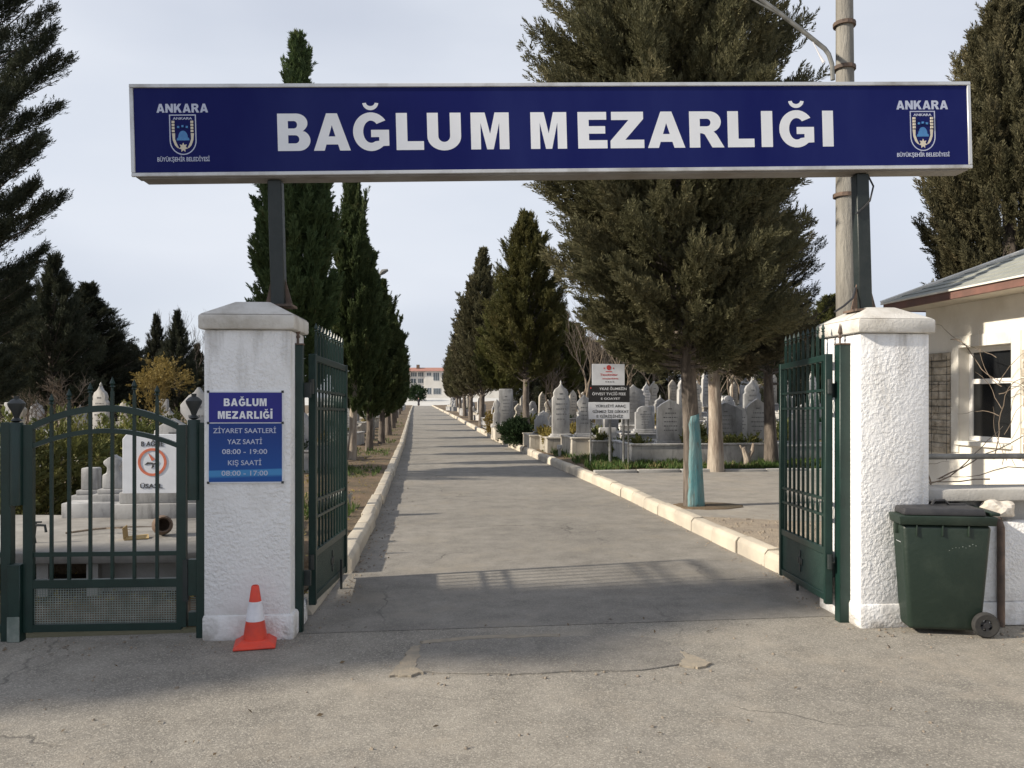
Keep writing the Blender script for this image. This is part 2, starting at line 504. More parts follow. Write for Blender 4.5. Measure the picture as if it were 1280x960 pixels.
M_['fascia'] = plain('red_brown_fascia', (0.20, 0.10, 0.08), (0.14, 0.08, 0.065), 4, 0.6, 0.2, 30)
M_['roofgrey'] = plain('grey_green_shingle', (0.30, 0.31, 0.28), (0.22, 0.23, 0.21), 5, 0.85, 0.5, 50)
M_['glass'] = plain('dark_window_glass', (0.010, 0.011, 0.013), (0.016, 0.017, 0.018), 2, 0.12)
M_['frame'] = plain('white_window_frame', (0.82, 0.81, 0.79), (0.74, 0.72, 0.69), 4, 0.45)
M_['redroof'] = plain('red_roof_tiles', (0.36, 0.17, 0.13), (0.28, 0.14, 0.11), 1.5, 0.85)
M_['farwall'] = plain('far_wall_paint', (0.62, 0.60, 0.56), (0.54, 0.52, 0.48), 0.4, 0.85)
M_['farglass'] = plain('far_window_glass', (0.05, 0.07, 0.085), (0.08, 0.1, 0.115), 0.8, 0.3)
M_['clay'] = plain('brown_clay', (0.17, 0.115, 0.08), (0.10, 0.07, 0.05), 8, 0.9, 0.4, 30)
M_['cardboard'] = plain('cardboard', (0.42, 0.30, 0.13), (0.34, 0.24, 0.11), 5, 0.9)
M_['skin'] = plain('skin', (0.45, 0.27, 0.19), (0.4, 0.24, 0.17), 8, 0.6)
M_['darkcloth'] = plain('dark_cloth', (0.03, 0.03, 0.04), (0.05, 0.045, 0.05), 8, 0.9)
M_['pinkcloth'] = plain('pinkish_scarf', (0.45, 0.25, 0.24), (0.38, 0.2, 0.2), 8, 0.9)
M_['plaster'] = plain('lumpy_plaster', (0.72, 0.68, 0.62), (0.5, 0.44, 0.36), 9, 0.8, 0.6, 30)
M_['stone'] = plain('rough_stone', (0.3, 0.24, 0.17), (0.16, 0.13, 0.1), 7, 0.9, 0.8, 20, 0.03)

# ------------------------------------------------------------------ ground, road, kerbs
def lerp_line(tab, y):
    for (y0, x0), (y1, x1) in zip(tab, tab[1:]):
        if y <= y1:
            return x0 + (x1 - x0) * (y - y0) / (y1 - y0)
    return tab[-1][1]
KL = [(6.0, -0.76), (8.6, -0.72), (12, -0.65), (16.4, -0.62), (32, -0.6), (100, -1.1), (182, -1.5)]
KR = [(6.0, 3.74), (8, 3.74), (15.4, 3.72), (22, 3.54), (27, 3.42), (31, 3.24), (43, 3.14), (88, 3.05), (182, 2.6)]
def struct(o, label, cat):
    return tag(o, label, cat, None, 'structure')
b = MB()
b.add([(-1500, -300, -0.012), (1500, -300, -0.012), (1500, 2500, -0.012), (-1500, 2500, -0.012)], [(0, 1, 2, 3)])
struct(b.build('ground', M_['ground'], fix=False), 'dry open ground reaching to the horizon', 'ground')
b = MB()
b.add([(-40, -30, -0.003), (40, -30, -0.003), (40, 6.55, -0.003), (-40, 6.55, -0.003)], [(0, 1, 2, 3)])
struct(b.build('forecourt', M_['forecourt'], fix=False), 'worn pebbly asphalt in front of the gate', 'pavement')
ys = [6.42, 6.6, 8, 10, 12, 16, 20, 25, 30, 36, 43, 55, 70, 88, 100, 130, 160, 182]
b = MB()
vs = []
for y in ys:
    l, r = lerp_line(KL, max(y, 6.0)), lerp_line(KR, max(y, 6.0))
    if y < 8.6: l, r = -1.12, (3.5 if y < 6.6 else r)
    vs += [(l - 0.02, y, 0.0), (r + 0.02, y, 0.0)]
b.add(vs, [(2 * i, 2 * i + 1, 2 * i + 3, 2 * i + 2) for i in range(len(ys) - 1)])
struct(b.build('road', M_['asphalt'], fix=False), 'grey asphalt road running straight from the gate to the far building', 'road')
# old patch just outside the gate
def blob(cx, cy, pts):
    return [(cx + x, cy + y) for x, y in pts]
pc = [gp(505, 838), gp(560, 842), gp(640, 843), gp(720, 840), gp(800, 838), gp(862, 830), gp(850, 812), gp(822, 799), gp(770, 794), gp(700, 797), gp(640, 796), gp(575, 800), gp(524, 806), gp(512, 820)]
def ragged(poly, sub, amp, seed):
    rr = random.Random(seed)
    outp = []
    n = len(poly)
    for i in range(n):
        a, c = poly[i], poly[(i + 1) % n]
        for s in range(sub):
            t = s / sub
            outp.append((a[0] + (c[0] - a[0]) * t + rr.uniform(-amp, amp), a[1] + (c[1] - a[1]) * t + rr.uniform(-amp, amp)))
    return outp
b = MB(); b.slab(ragged([(p.x, p.y) for p in pc], 5, 0.012, 3), -0.02, 0.009)
struct(b.build('road_patch', M_['patch'], bevel=0.004, seg=1), 'dark asphalt patch laid over the worn forecourt before the gate', 'road patch')
b = MB()
for quad, sd_ in (([gp(486, 847), gp(512, 846), (gp(528, 842)), gp(519, 833), gp(524, 822), gp(527, 808), gp(517, 809), gp(508, 819), gp(500, 832)], 5), ([gp(850, 833), gp(874, 836), gp(890, 831), gp(876, 824), gp(860, 819), gp(852, 815), gp(856, 824)], 9), ([gp(528, 806), gp(600, 800), gp(700, 797), gp(700, 794), gp(590, 796.5), gp(527, 803)], 11)):
    b.slab(ragged([(p.x, p.y) for p in quad], 5, 0.014, sd_), -0.02, 0.0125)
struct(b.build('sandy_filler', M_['sand'], bevel=0.003, seg=1), 'broken pale sandy filler at the ends of the asphalt patch', 'filler')

def kerb_line(tab, side, y0, y1, seed, name, label, hk=0.19):
    rr = random.Random(seed)
    b = MB()
    y = y0
    while y < y1:
        L = 0.78 if y < 60 else 4.0
        a = Vector((lerp_line(tab, y), y)); c = Vector((lerp_line(tab, y + L), y + L))
        d = (c - a).normalized()
        ang = math.atan2(d.y, d.x) + rr.uniform(-0.012, 0.012)
        off = rr.uniform(-0.012, 0.012)
        hz = hk + rr.uniform(-0.012, 0.012)
        Mx = Matrix.Translation((a.x + off, a.y, 0)) @ Matrix.Rotation(ang, 4, 'Z')
        g = 0.012
        wd = 0.17
        # chamfered block: profile across, swept along
        pr = [(-0.004, -0.1), (-0.004, hz - 0.05), (0.035, hz), (wd, hz), (wd, -0.1)]
        s = -1 if side > 0 else 1
        vs = [Mx @ Vector((x, s * q, z)) for x in (g, L - g) for q, z in pr]
        n = len(pr)
        b.add(vs, [tuple(range(n)), tuple(range(2 * n - 1, n - 1, -1))] + [(i, (i + 1) % n, n + (i + 1) % n, n + i) for i in range(n)])
        y += L * abs(d.y)
    return struct(b.build(name, M_['kerb'], bevel=0.008, seg=1), label, 'kerb')
kerb_line(KL, -1, 8.55, 178, 1, 'kerb', 'row of cream concrete kerb blocks along the left edge of the road')
kerb_line(KR, 1, 7.6, 178, 2, 'kerb', 'row of sunlit cream concrete kerb blocks along the right edge of the road')

kerb_line([(6, -.98), (8.6, -.80)], -1, 6.95, 8.3, 3, 'kerb', 'low sunken kerb stones under the left gate leaf', .07)
kerb_line([(6, 3.66), (8, 3.76)], 1, 6.75, 7.4, 4, 'kerb', 'low sunken kerb stones under the right gate leaf', .08)
def sheet(name, poly, z, mat, label, cat, bumpy=0.0, sub=0.0, seed=0):
    """a level, gently uneven sheet (grid of cells inside a rectangle x0,x1,y0,y1)"""
    x0, x1, y0, y1 = poly
    nx = max(2, int((x1 - x0) / (sub or 0.5)))
    ny = max(2, int((y1 - y0) / (sub or 0.5)))
    xs, yy = np.linspace(x0, x1, nx), np.linspace(y0, y1, ny)
    X, Y = np.meshgrid(xs, yy)
    r2 = np.random.default_rng(seed)
    Z = z + r2.uniform(-bumpy, bumpy, X.shape)
    V = np.stack([X, Y, Z], -1).reshape(-1, 3)
    i = np.arange((ny - 1) * nx).reshape(ny - 1, nx)[:, :-1].ravel()
    Fq = np.stack([i, i + 1, i + nx + 1, i + nx], 1)
    o = rawmesh(name, V, Fq, 4, mat)
    o.data.polygons.foreach_set('use_smooth', [True] * len(o.data.polygons))
    return struct(o, label, cat)
def rise(x, y):
    """the right burial ground climbs gently away from the road"""
    if x < 5.4: return 0.0
    return 0.105 * min(x - 5.4, 9.0) * max(0.0, min(1.0, (y - 21.6) / 6.0))
def verge(name, tab, side, far, y0, y1, z, mat, label, step=0.7, amp=0.025, seed=0):
    vs, fs = [], []
    r2 = random.Random(seed)
    yl = []
    y = y0
    while y < y1:
        yl.append(y); y += step if y < 50 else step * 8
    yl.append(y1)
    offs = [0.15, 0.5, 0.9, 1.4, 2.0, 2.7, 3.6, 5, 8, 14, 26, 50, 90]
    offs = [q for q in offs if q < far] + [far]
    for y in yl:
        e = lerp_line(tab, y)
        for q in offs:
            vs.append((e + side * q, y, z + (rise(e + side * q, y) if side > 0 else 0) + (r2.uniform(-amp, amp) if 0.2 < q else -0.01)))
    m = len(offs)
    fs = [(i * m + k, i * m + k + 1, (i + 1) * m + k + 1, (i + 1) * m + k) for i in range(len(yl) - 1) for k in range(m - 1)]
    # edge down to the ground at the near end
    n0 = len(vs)
    for k in range(m): vs.append((vs[k][0], vs[k][1] - 0.05, -0.05))
    fs += [(k, k + 1, n0 + k + 1, n0 + k) for k in range(m - 1)]
    bb = MB(); bb.add(vs, fs)
    o = bb.build(name, mat)
    o.data.polygons.foreach_set('use_smooth', [True] * len(o.data.polygons))
    return struct(o, label, 'verge')
verge('soil_verge', KL, -1, 90, 8.6, 182, 0.155, M_['soil'], 'brown soil strip with dry leaves left of the road', seed=1)
verge('soil_verge', KR, 1, 90, 17.6, 182, 0.16, M_['soil'], 'soil and grass under the graves right of the road', seed=2)
b = MB(); b.slab([(3.9, 7.3), (9.0, 7.3), (9.0, 11.2), (3.9, 11.2)], -0.05, 0.165)
struct(b.build('gravel_strip', M_['gravel']), 'bare gravelly dirt beside the right kerb inside the gate', 'gravel')
b = MB(); b.slab(ragged([(3.9, 11.0), (5.0, 10.4), (7.0, 10.1), (7.98, 10.2), (7.98, 11.92), (16, 11.95), (26, 12), (26, 17.4), (3.88, 17.4)], 4, 0.03, 4), -0.05, 0.172)
struct(b.build('side_yard', M_['sidelot']), 'old grey asphalt yard between the right kerb and the graves', 'yard')
# low kerb closing the yard
b = MB()
x = 3.85
rr = random.Random(5)
while x < 14:
    b.box(x + 0.01, x + 0.98, 17.45 + rr.uniform(-.02, .02), 17.63, 0.0, 0.225 + rr.uniform(-.02, .01))
    x += 1.0
struct(b.build('yard_kerb', M_['concrete'], bevel=0.012), 'low grey kerb between the asphalt yard and the grass', 'kerb')
# rise at the far end
b = MB()
b.add([(-60, 182, 0.0), (60, 182, 0.0), (60, 222, 1.75), (-60, 222, 1.75), (60, 420, 1.75), (-60, 420, 1.75), (60, 182, -1), (-60, 182, -1)], [(0, 1, 2, 3), (3, 2, 4, 5), (0, 7, 6, 1)])
struct(b.build('far_plaza', M_['pale_concrete'], fix=False), 'pale concrete rise where the road ends before the far building', 'plaza')

b = MB(); b.slab(ragged([(-1.08, 6.9), (-1.0, 8.7), (-14, 8.7), (-14, 6.75), (-1.3, 6.75)], 5, 0.02, 8), -0.05, 0.06)
struct(b.build('soil_patch', M_['soil'], bevel=0.01), 'bare soil behind the left pillar', 'soil')

# ------------------------------------------------------------------ lettering
def arc(cx, cy, rx, ry, a0, a1, n=14):
    return [(cx + rx * math.cos(R(a0 + (a1 - a0) * i / n)), cy + ry * math.sin(R(a0 + (a1 - a0) * i / n))) for i in range(n + 1)]
GL = {
 'B': (0.86, [[(0, 0), (0.52, 0)] + arc(0.55, 0.28, 0.32, 0.28, -90, 58) + [(0.67, 0.525)] + arc(0.50, 0.745, 0.30, 0.255, -42, 90) + [(0, 1)],
              [(0.28, 0.60), (0.44, 0.60)] + arc(0.44, 0.70, 0.085, 0.10, -90, 90, 8) + [(0.28, 0.80)],
              [(0.28, 0.20), (0.47, 0.20)] + arc(0.47, 0.31, 0.105, 0.11, -90, 90, 8) + [(0.28, 0.42)]]),
 'A': (0.98, [[(0, 0), (0.285, 0), (0.335, 0.165), (0.645, 0.165), (0.695, 0), (0.98, 0), (0.635, 1), (0.345, 1)], [(0.40, 0.38), (0.58, 0.38), (0.49, 0.685)]]),
 'G': (0.94, [arc(0.47, 0.5, 0.47, 0.52, 36, 312, 34) + [(0.94, 0.12), (0.94, 0.55), (0.47, 0.55), (0.47, 0.355), (0.68, 0.355), (0.68, 0.255)] + arc(0.47, 0.5, 0.205, 0.30, 300, 44, 26)]),
 'L': (0.72, [[(0, 0), (0.72, 0), (0.72, 0.235), (0.29, 0.235), (0.29, 1), (0, 1)]]),
 'U': (0.88, [[(0, 1)] + arc(0.44, 0.36, 0.44, 0.38, 180, 360, 18) + [(0.88, 1), (0.595, 1)] + arc(0.44, 0.37, 0.155, 0.16, 360, 180, 12) + [(0.285, 1)]]),
 'M': (1.0, [[(0, 0), (0, 1), (0.37, 1), (0.5, 0.42), (0.63, 1), (1, 1), (1, 0), (0.745, 0), (0.745, 0.72), (0.585, 0), (0.415, 0), (0.255, 0.72), (0.255, 0)]]),
 'E': (0.76, [[(0, 0), (0.76, 0), (0.76, 0.225), (0.285, 0.225), (0.285, 0.405), (0.71, 0.405), (0.71, 0.61), (0.285, 0.61), (0.285, 0.785), (0.745, 0.785), (0.745, 1), (0, 1)]]),
 'Z': (0.88, [[(0, 0), (0.88, 0), (0.88, 0.23), (0.385, 0.23), (0.865, 0.80), (0.865, 1), (0.03, 1), (0.03, 0.775), (0.48, 0.775), (0, 0.205)]]),
 'R': (0.92, [[(0, 0), (0.28, 0), (0.28, 0.395), (0.33, 0.395), (0.405, 0.36), (0.60, 0), (0.92, 0), (0.72, 0.36), (0.64, 0.44)] + arc(0.53, 0.71, 0.31, 0.29, -62, 90, 14) + [(0, 1)],
              [(0.28, 0.585), (0.47, 0.585)] + arc(0.47, 0.69, 0.095, 0.105, -90, 90, 8) + [(0.28, 0.795)]]),
 'I': (0.29, [[(0, 0), (0.29, 0), (0.29, 1), (0, 1)]]),
}
BREVE = arc(0.47, 1.29, 0.21, 0.21, 186, 354, 14) + arc(0.47, 1.29, 0.115, 0.10, 354, 186, 14)
def curve_geo(polys, th=0.002):
    """filled outlines (x, z) with holes -> vertices, faces standing in the xz plane, front towards -y"""
    cu = bpy.data.curves.new('c', 'CURVE')
    cu.dimensions = '2D'
    cu.fill_mode = 'BOTH'
    cu.extrude = th
    for p in polys:
        s = cu.splines.new('POLY')
        s.points.add(len(p) - 1)
        for q, (x, y) in zip(s.points, p): q.co = (x, y, 0, 1)
        s.use_cyclic_u = True
    return _obj_geo(cu)
def _obj_geo(cu):
    o = bpy.data.objects.new('c', cu)
    COL.objects.link(o)
    bpy.context.view_layer.update()
    me = bpy.data.meshes.new_from_object(o.evaluated_get(bpy.context.evaluated_depsgraph_get()))
    vs = [(v.co.x, -v.co.z, v.co.y) for v in me.vertices]
    fs = [tuple(p.vertices) for p in me.polygons]
    bpy.data.objects.remove(o)
    bpy.data.meshes.remove(me)
    return vs, fs
def text_geo(s, h, bold=0.0, w=None, th=0.002, spacing=1.0):
    """builtin-font text, cap height h, centred on x=0, baseline z=0; squeezed to width w"""
    cu = bpy.data.curves.new('t', 'FONT')
    cu.body = s
    cu.size = 1.0
    cu.offset = bold
    cu.extrude = 0.01
    cu.space_character = spacing
    cu.resolution_u = 4
    vs, fs = _obj_geo(cu)
    x0, x1 = min(v[0] for v in vs), max(v[0] for v in vs)
    k = h / 0.73
    kx = (w / (x1 - x0)) if w else k
    return [((v[0] - (x0 + x1) / 2) * kx, v[1] / 0.01 * th, v[2] * k) for v in vs], fs
def place(mb, geo, x, y, z):
    vs, fs = geo
    return mb.add([(a + x, c + y, d + z) for a, c, d in vs], fs)
def big_word(mb, items, y, z, h, th=0.0012):
    """items: (letter, x0, x1, breve?)"""
    for ch, x0, x1, br in items:
        wd, polys = GL[ch]
        k = (x1 - x0) / wd
        ps = [[(x0 + x * k, z + q * h) for x, q in p] for p in polys]
        if br: ps.append([(x0 + x * k, z + q * h) for x, q in BREVE])
        place(mb, curve_geo(ps, th), 0, y, 0)

# ------------------------------------------------------------------ gate pillars
def pillar(u0, u1, dv, label, rough_side):
    t = thing('gate_pillar', label, 'pillar', W(u0, 0), GROT, 'gate pillars')
    wd = u1 - u0
    b = MB(); b.box(0, wd, 0, dv, 0.0, 2.37)
    b.build('shaft', M_['stucco'], t, bevel=0.018)
    b = MB(); b.box(-0.012, wd + 0.03, -0.02, dv + 0.02, -0.02, 0.19)
    b.build('plinth', M_['stucco'], t, bevel=0.03)
    b = MB()
    o = 0.034
    b.frustum((-o, wd + o, -o, dv + o), 2.372, (-o, wd + o, -o, dv + o), 2.485)
    b.frustum((-o + .002, wd + o - .002, -o + .002, dv + o - .002), 2.4855, (wd * .29, wd * .71, dv * .29, dv * .71), 2.60)
    b.build('cap', M_['cap'], t, bevel=0.016)
    return t
uL0, uL1 = 0.0, 0.655
uR0, uR1 = 5.165, 5.755
pL = pillar(uL0, uL1, 0.52, 'white rough plastered gate pillar carrying the blue opening hours panel', 1)
pR = pillar(uR0, uR1, 0.66, 'white rough plastered gate pillar behind the green wheeled bin', 1)
pR.rotation_euler = (0, 0, GROT + R(2.2))

# ------------------------------------------------------------------ big sign on two posts
VS = 0.20                                       # front plane of the board
cTL, cTR, cBL, cBR = gate_uz(164.5, 106.5, VS), gate_uz(1215.5, 102, VS), gate_uz(164.5, 221, VS), gate_uz(1215.5, 211.5, VS)
ang = math.atan2((cBR[1] + cTR[1] - cBL[1] - cTL[1]) / 2, cBR[0] - cBL[0])
bw = math.hypot(cBR[0] - cBL[0], cBR[1] - cBL[1])
bh = ((cTL[1] - cBL[1]) + (cTR[1] - cBR[1])) / 2
sign = thing('entrance_sign', 'long blue board reading BAĞLUM MEZARLIĞI across the gateway', 'sign', W(cBL[0], VS, cBL[1]), GROT)
sign.rotation_euler = (Matrix.Rotation(GROT, 4, 'Z') @ Matrix.Rotation(-ang, 4, 'Y')).to_euler()
def on_board(px, py):
    u, z = gate_uz(px, py, VS)
    du, dz = u - cBL[0], z - cBL[1]
    return du * math.cos(ang) + dz * math.sin(ang), -du * math.sin(ang) + dz * math.cos(ang)
b = MB(); b.box(0.01, bw - 0.01, 0.015, 0.17, 0.012, bh - 0.005)
b.box(0.06, bw - 0.03, 0.0147, 0.19, -0.012, 0.0115)
b.build('case', M_['boardback'], sign)
b = MB(); b.box(0.03, bw - 0.03, 0.004, 0.0145, 0.03, bh - 0.03)
b.build('face', M_['blue'], sign)
b = MB()
fw = 0.030
b.box(0, bw, -0.008, 0.0143, 0, fw); b.box(0, bw, -0.008, 0.0143, bh - fw, bh)
b.box(0, fw, -0.007, 0.0142, fw + .0005, bh - fw - .0005); b.box(bw - fw, bw, -0.007, 0.0142, fw + .0005, bh - fw - .0005)
b.build('frame', M_['alu'], sign, bevel=0.004, seg=1)
q = lambda v: 340 + v / 1.7778
letters = [('B', 12, 84, 0), ('A', 92, 174, 0), ('G', 180, 260, 1), ('L', 276, 337, 0), ('U', 345, 420, 0), ('M', 442, 527, 0),
           ('M', 575, 655, 0), ('E', 680, 745, 0), ('Z', 752, 827, 0), ('A', 835, 918, 0), ('R', 928, 1005, 0), ('L', 1013, 1072, 0), ('I', 1088, 1113, 0), ('G', 1128, 1205, 1), ('I', 1224, 1248, 0)]
x_, z0 = on_board(347, 188); _, z1 = on_board(347, 142)
_, z0b = on_board(1040, 183.5); _, z1b = on_board(1040, 138)
bz, bh_ = (z0 + z0b) / 2, ((z1 - z0) + (z1b - z0b)) / 2
b = MB()
big_word(b, [(c, on_board(q(a), 165)[0], on_board(q(e), 165)[0], br) for c, a, e, br in letters], 0.0045, bz, bh_)
b.build('lettering', M_['white'], sign)
GL['N'] = (0.92, [[(0, 0), (0, 1), (.29, 1), (.65, .46), (.65, 1), (.92, 1), (.92, 0), (.64, 0), (.27, .55), (.27, 0)]])
GL['K'] = (0.96, [[(0, 0), (0, 1), (.28, 1), (.28, .62), (.58, 1), (.92, 1), (.60, .61), (.96, 0), (.63, 0), (.42, .40), (.28, .24), (.28, 0)]])
def own_word(mb, s_, x, y, z, h, w_, gap=.10, thin=1.0):
    tot = sum(GL[{'Ğ': 'G', 'İ': 'I'}.get(c, c)][0] for c in s_) + gap * (len(s_) - 1)
    k = w_ / tot
    cx_ = x - w_ / 2
    for c in s_:
        g_ = {'Ğ': 'G', 'İ': 'I'}.get(c, c)
        wd, polys = GL[g_]
        ps = [[(cx_ + q_ * k, z + r_ * h) for q_, r_ in p] for p in polys]
        if c == 'Ğ': ps.append([(cx_ + q_ * k, z + r_ * h) for q_, r_ in BREVE])
        if c == 'İ': ps.append([(cx_ + q_ * k, z + r_ * h) for q_, r_ in ((0, 1.1), (.29, 1.1), (.29, 1.32), (0, 1.32))])
        place(mb, curve_geo(ps, .001), 0, y, 0)
        cx_ += (wd + gap) * k
def emblem(cx, ztop, zt1, zsh0, zsh1, zb, w_t, w_b, parent):
    """city crest: name above, shield with minarets, dome and star, name below"""
    e = MB(); own_word(e, 'ANKARA', cx, 0.0042, zt1, ztop - zt1, w_t)
    place(e, text_geo('BÜYÜKŞEHİR BELEDİYESİ', (zb[1] - zb[0]), 0.012, w_b), cx, 0.0042, zb[0])
    e0 = e.build('emblem', M_['dimwhite'], parent)
    hw = (zsh1 - zsh0) * 0.325
    hh = zsh1 - zsh0
    def sh(k):
        w_, zt, zl = hw - k, zsh1 - k, zsh0 + hw * 1.1
        return [(cx + w_, zt), (cx - w_, zt), (cx - w_, zl)] + arc(cx, zl, w_, hw * 1.1 - k, 180, 360, 18)[1:]
    s = MB(); place(s, curve_geo([sh(0), sh(0.008)], 0.001), 0, 0.0042, 0)
    place(s, text_geo('ANKARA', hh * 0.06, 0.02, hw * 1.45), cx, 0.0042, zsh1 - hh * 0.125)
    s.build('shield', M_['dimwhite'], e0)
    s = MB()
    for sg in (-1, 1):
        for k in range(4):                           # minaret galleries
            zc = zsh0 + hh * (0.56 + 0.075 * k)
            s.box(cx + sg * hw * 0.70 - hw * 0.10, cx + sg * hw * 0.70 + hw * 0.10, -0.0042, 0.003, zc, zc + hh * 0.055)
        pl = [(0.82, 0.54), (0.58, 0.54), (0.60, 0.40), (0.50, 0.30), (0.30, 0.16), (0.45, 0.18), (0.62, 0.24), (0.76, 0.36)]
        place(s, curve_geo([[(cx + sg * x * hw, zsh0 + z * hh) for x, z in pl]], 0.001), 0, 0.0042, 0)
    star = []
    for k in range(14):
        rr_ = (0.34 if k % 2 == 0 else 0.19) * hw
        star.append((cx + rr_ * math.cos(R(90 + k * 360 / 14)), zsh0 + hh * 0.185 + rr_ * 1.1 * math.sin(R(90 + k * 360 / 14))))
    place(s, curve_geo([star], 0.001), 0, 0.0042, 0)
    s.build('minarets', M_['cream_ink'], e0)
    s = MB()
    dome = [(cx - hw * 0.48, zsh0 + hh * 0.36), (cx + hw * 0.48, zsh0 + hh * 0.36), (cx + hw * 0.44, zsh0 + hh * 0.42)] + arc(cx, zsh0 + hh * 0.43, hw * 0.36, hh * 0.17, 0, 180, 14) + [(cx - hw * 0.44, zsh0 + hh * 0.42)]
    place(s, curve_geo([dome], 0.001), 0, 0.0042, 0)
    for dx, dz in ((-0.32, 0.66), (0.0, 0.68), (0.32, 0.66)):
        s.box(cx + dx * hw - 0.008, cx + dx * hw + 0.008, -0.0042, 0.003, zsh0 + dz * hh, zsh0 + dz * hh + 0.016)
    s.build('dome', M_['dome_ink'], e0)
for (pxc, rows) in ((228, (129.5, 140.5, 193.5, 143, 196, 201.5)), (1153.5, (125.5, 136.5, 188.5, 138.5, 190.5, 195.5))):
    cx = on_board(pxc, 150)[0]
    zz = [on_board(pxc, r_)[1] for r_ in rows]
    emblem(cx, zz[0], zz[1], zz[2], zz[3], (zz[5], zz[4]), on_board(pxc + 32, 150)[0] - on_board(pxc - 32.5, 150)[0], on_board(pxc + 33, 150)[0] - on_board(pxc - 32.5, 150)[0], sign)
for px, nm in ((344.5, 'left'), (1075, 'right')):
    u, z0 = gate_uz(px, 215, 0.31)
    yb = 0.31 - VS
    xx = (u - cBL[0])
    zb0 = 2.585 - cBL[1] - xx * math.tan(ang)
    b = MB()
    b.box(xx - 0.055, xx + 0.055, yb - 0.05, yb + 0.05, zb0 - 0.01, -0.0185)
    b.build('post', M_['greenold'], sign, bevel=0.006, seg=1)
    b = MB()
    b.box(xx - 0.12, xx + 0.12, yb - 0.12, yb + 0.12, zb0 - 0.012, zb0 + 0.006)
    for sx, sy in ((-1, 0), (1, 0), (0, -1)):
        if sx: b.prism([(xx + sx * 0.055, zb0), (xx + sx * 0.11, zb0), (xx + sx * 0.055, zb0 + 0.22)], yb - 0.008, yb + 0.008)
    b.build('post_foot', M_['rusty'], sign)
b = MB()
b.tube([(xx + 0.07, yb, -0.02), (xx + 0.10, yb - .03, -0.12), (xx + 0.05, yb - 0.06, -0.25), (xx + 0.0, yb - 0.06, -0.30), (xx - 0.075, yb - 0.06, -0.36)], 0.008, 6)
b.tube([(xx - 0.075, yb - .02, zb0 + 0.19), (xx - 0.12, yb - 0.06, zb0 + 0.1), (xx - 0.22, yb - 0.1, zb0 + 0.03), (xx - 0.31, yb - 0.12, zb0 - 0.02)], 0.009, 6)
b.build('cable', M_['black'], sign, smooth=True)

# ------------------------------------------------------------------ opening hours panel
a0, a1 = gate_uz(260, 604, -0.006), gate_uz(354.5, 489, -0.006)
panel = thing('opening_hours_sign', 'blue and navy panel with visiting hours fixed to the white pillar', 'sign', W(a0[0], 0, a0[1]), GROT)
pw, ph = a1[0] - a0[0], a1[1] - a0[1]
zd = ph * 0.655
b = MB(); b.box(0, pw, -0.016, 0.004, 0, ph); b.build('plate', M_['panelwhite'], panel)
b = MB(); b.box(0.010, pw - 0.010, -0.0185, -0.0155, zd + 0.004, ph - 0.010); b.build('name_field', M_['blue2'], panel)
k = N('hours_panel_blue')
tcg = k.n('TexCoord')
sx = k.n('SeparateXYZ'); k.l(tcg.outputs['Generated'], sx.inputs[0])
ptA = (0.003, 0.033, 0.20, 1); ptB = (0.005, 0.072, 0.30, 1); pale = (0.06, 0.27, 0.55, 1)
c = k.mix(k.ramp(sx.outputs['Z'], 0.02, 0.9), ptB, ptA)
wob = k.math('ADD', sx.outputs['Z'], k.math('MULTIPLY', sx.outputs['X'], -0.03))
band = k.math('MULTIPLY', k.ramp(wob, 0.055, 0.10), k.ramp(wob, 0.185, 0.20, 1, 0))
k.color(k.mix(k.math('MULTIPLY', band, 0.8), c, pale))
hp = k.done(0.4, 0, 0.4)
b = MB(); b.box(0.010, pw - 0.010, -0.0185, -0.0155, 0.010, zd - 0.004); b.build('hours_field', hp, panel)
b = MB()
own_word(b, 'BAĞLUM', pw * .497, -.0187, ph * .838, ph * .083, pw * .565, .14)
own_word(b, 'MEZARLIĞİ', pw * .497, -.0187, ph * .70, ph * .083, pw * .72, .14)
b.build('lettering', M_['white'], panel)
b = MB()
for s_, zf, wf in (('ZİYARET SAATLERİ', 0.545, 0.83), ('YAZ SAATİ', 0.425, 0.46), ('08:00 - 19:00', 0.318, 0.595), ('KIŞ SAATİ', 0.196, 0.44), ('08:00 - 17:00', 0.083, 0.61)):
    place(b, text_geo(s_, ph * 0.055, 0.008, pw * wf), pw * 0.49, -0.0183, ph * zf)
b.build('lettering', M_['dimwhite'], panel)
b = MB()
for sx_ in (0.005, pw - 0.005):
    for sz_ in (0.004, zd, ph - 0.004):
        b.lathe([(0.011, 0), (0.009, 0.004)], 8, (0, 0, 0)) if False else b.box(sx_ - 0.009, sx_ + 0.009, -0.021, -0.0163, sz_ - 0.009, sz_ + 0.009)
b.build('screw', M_['iron'], panel)

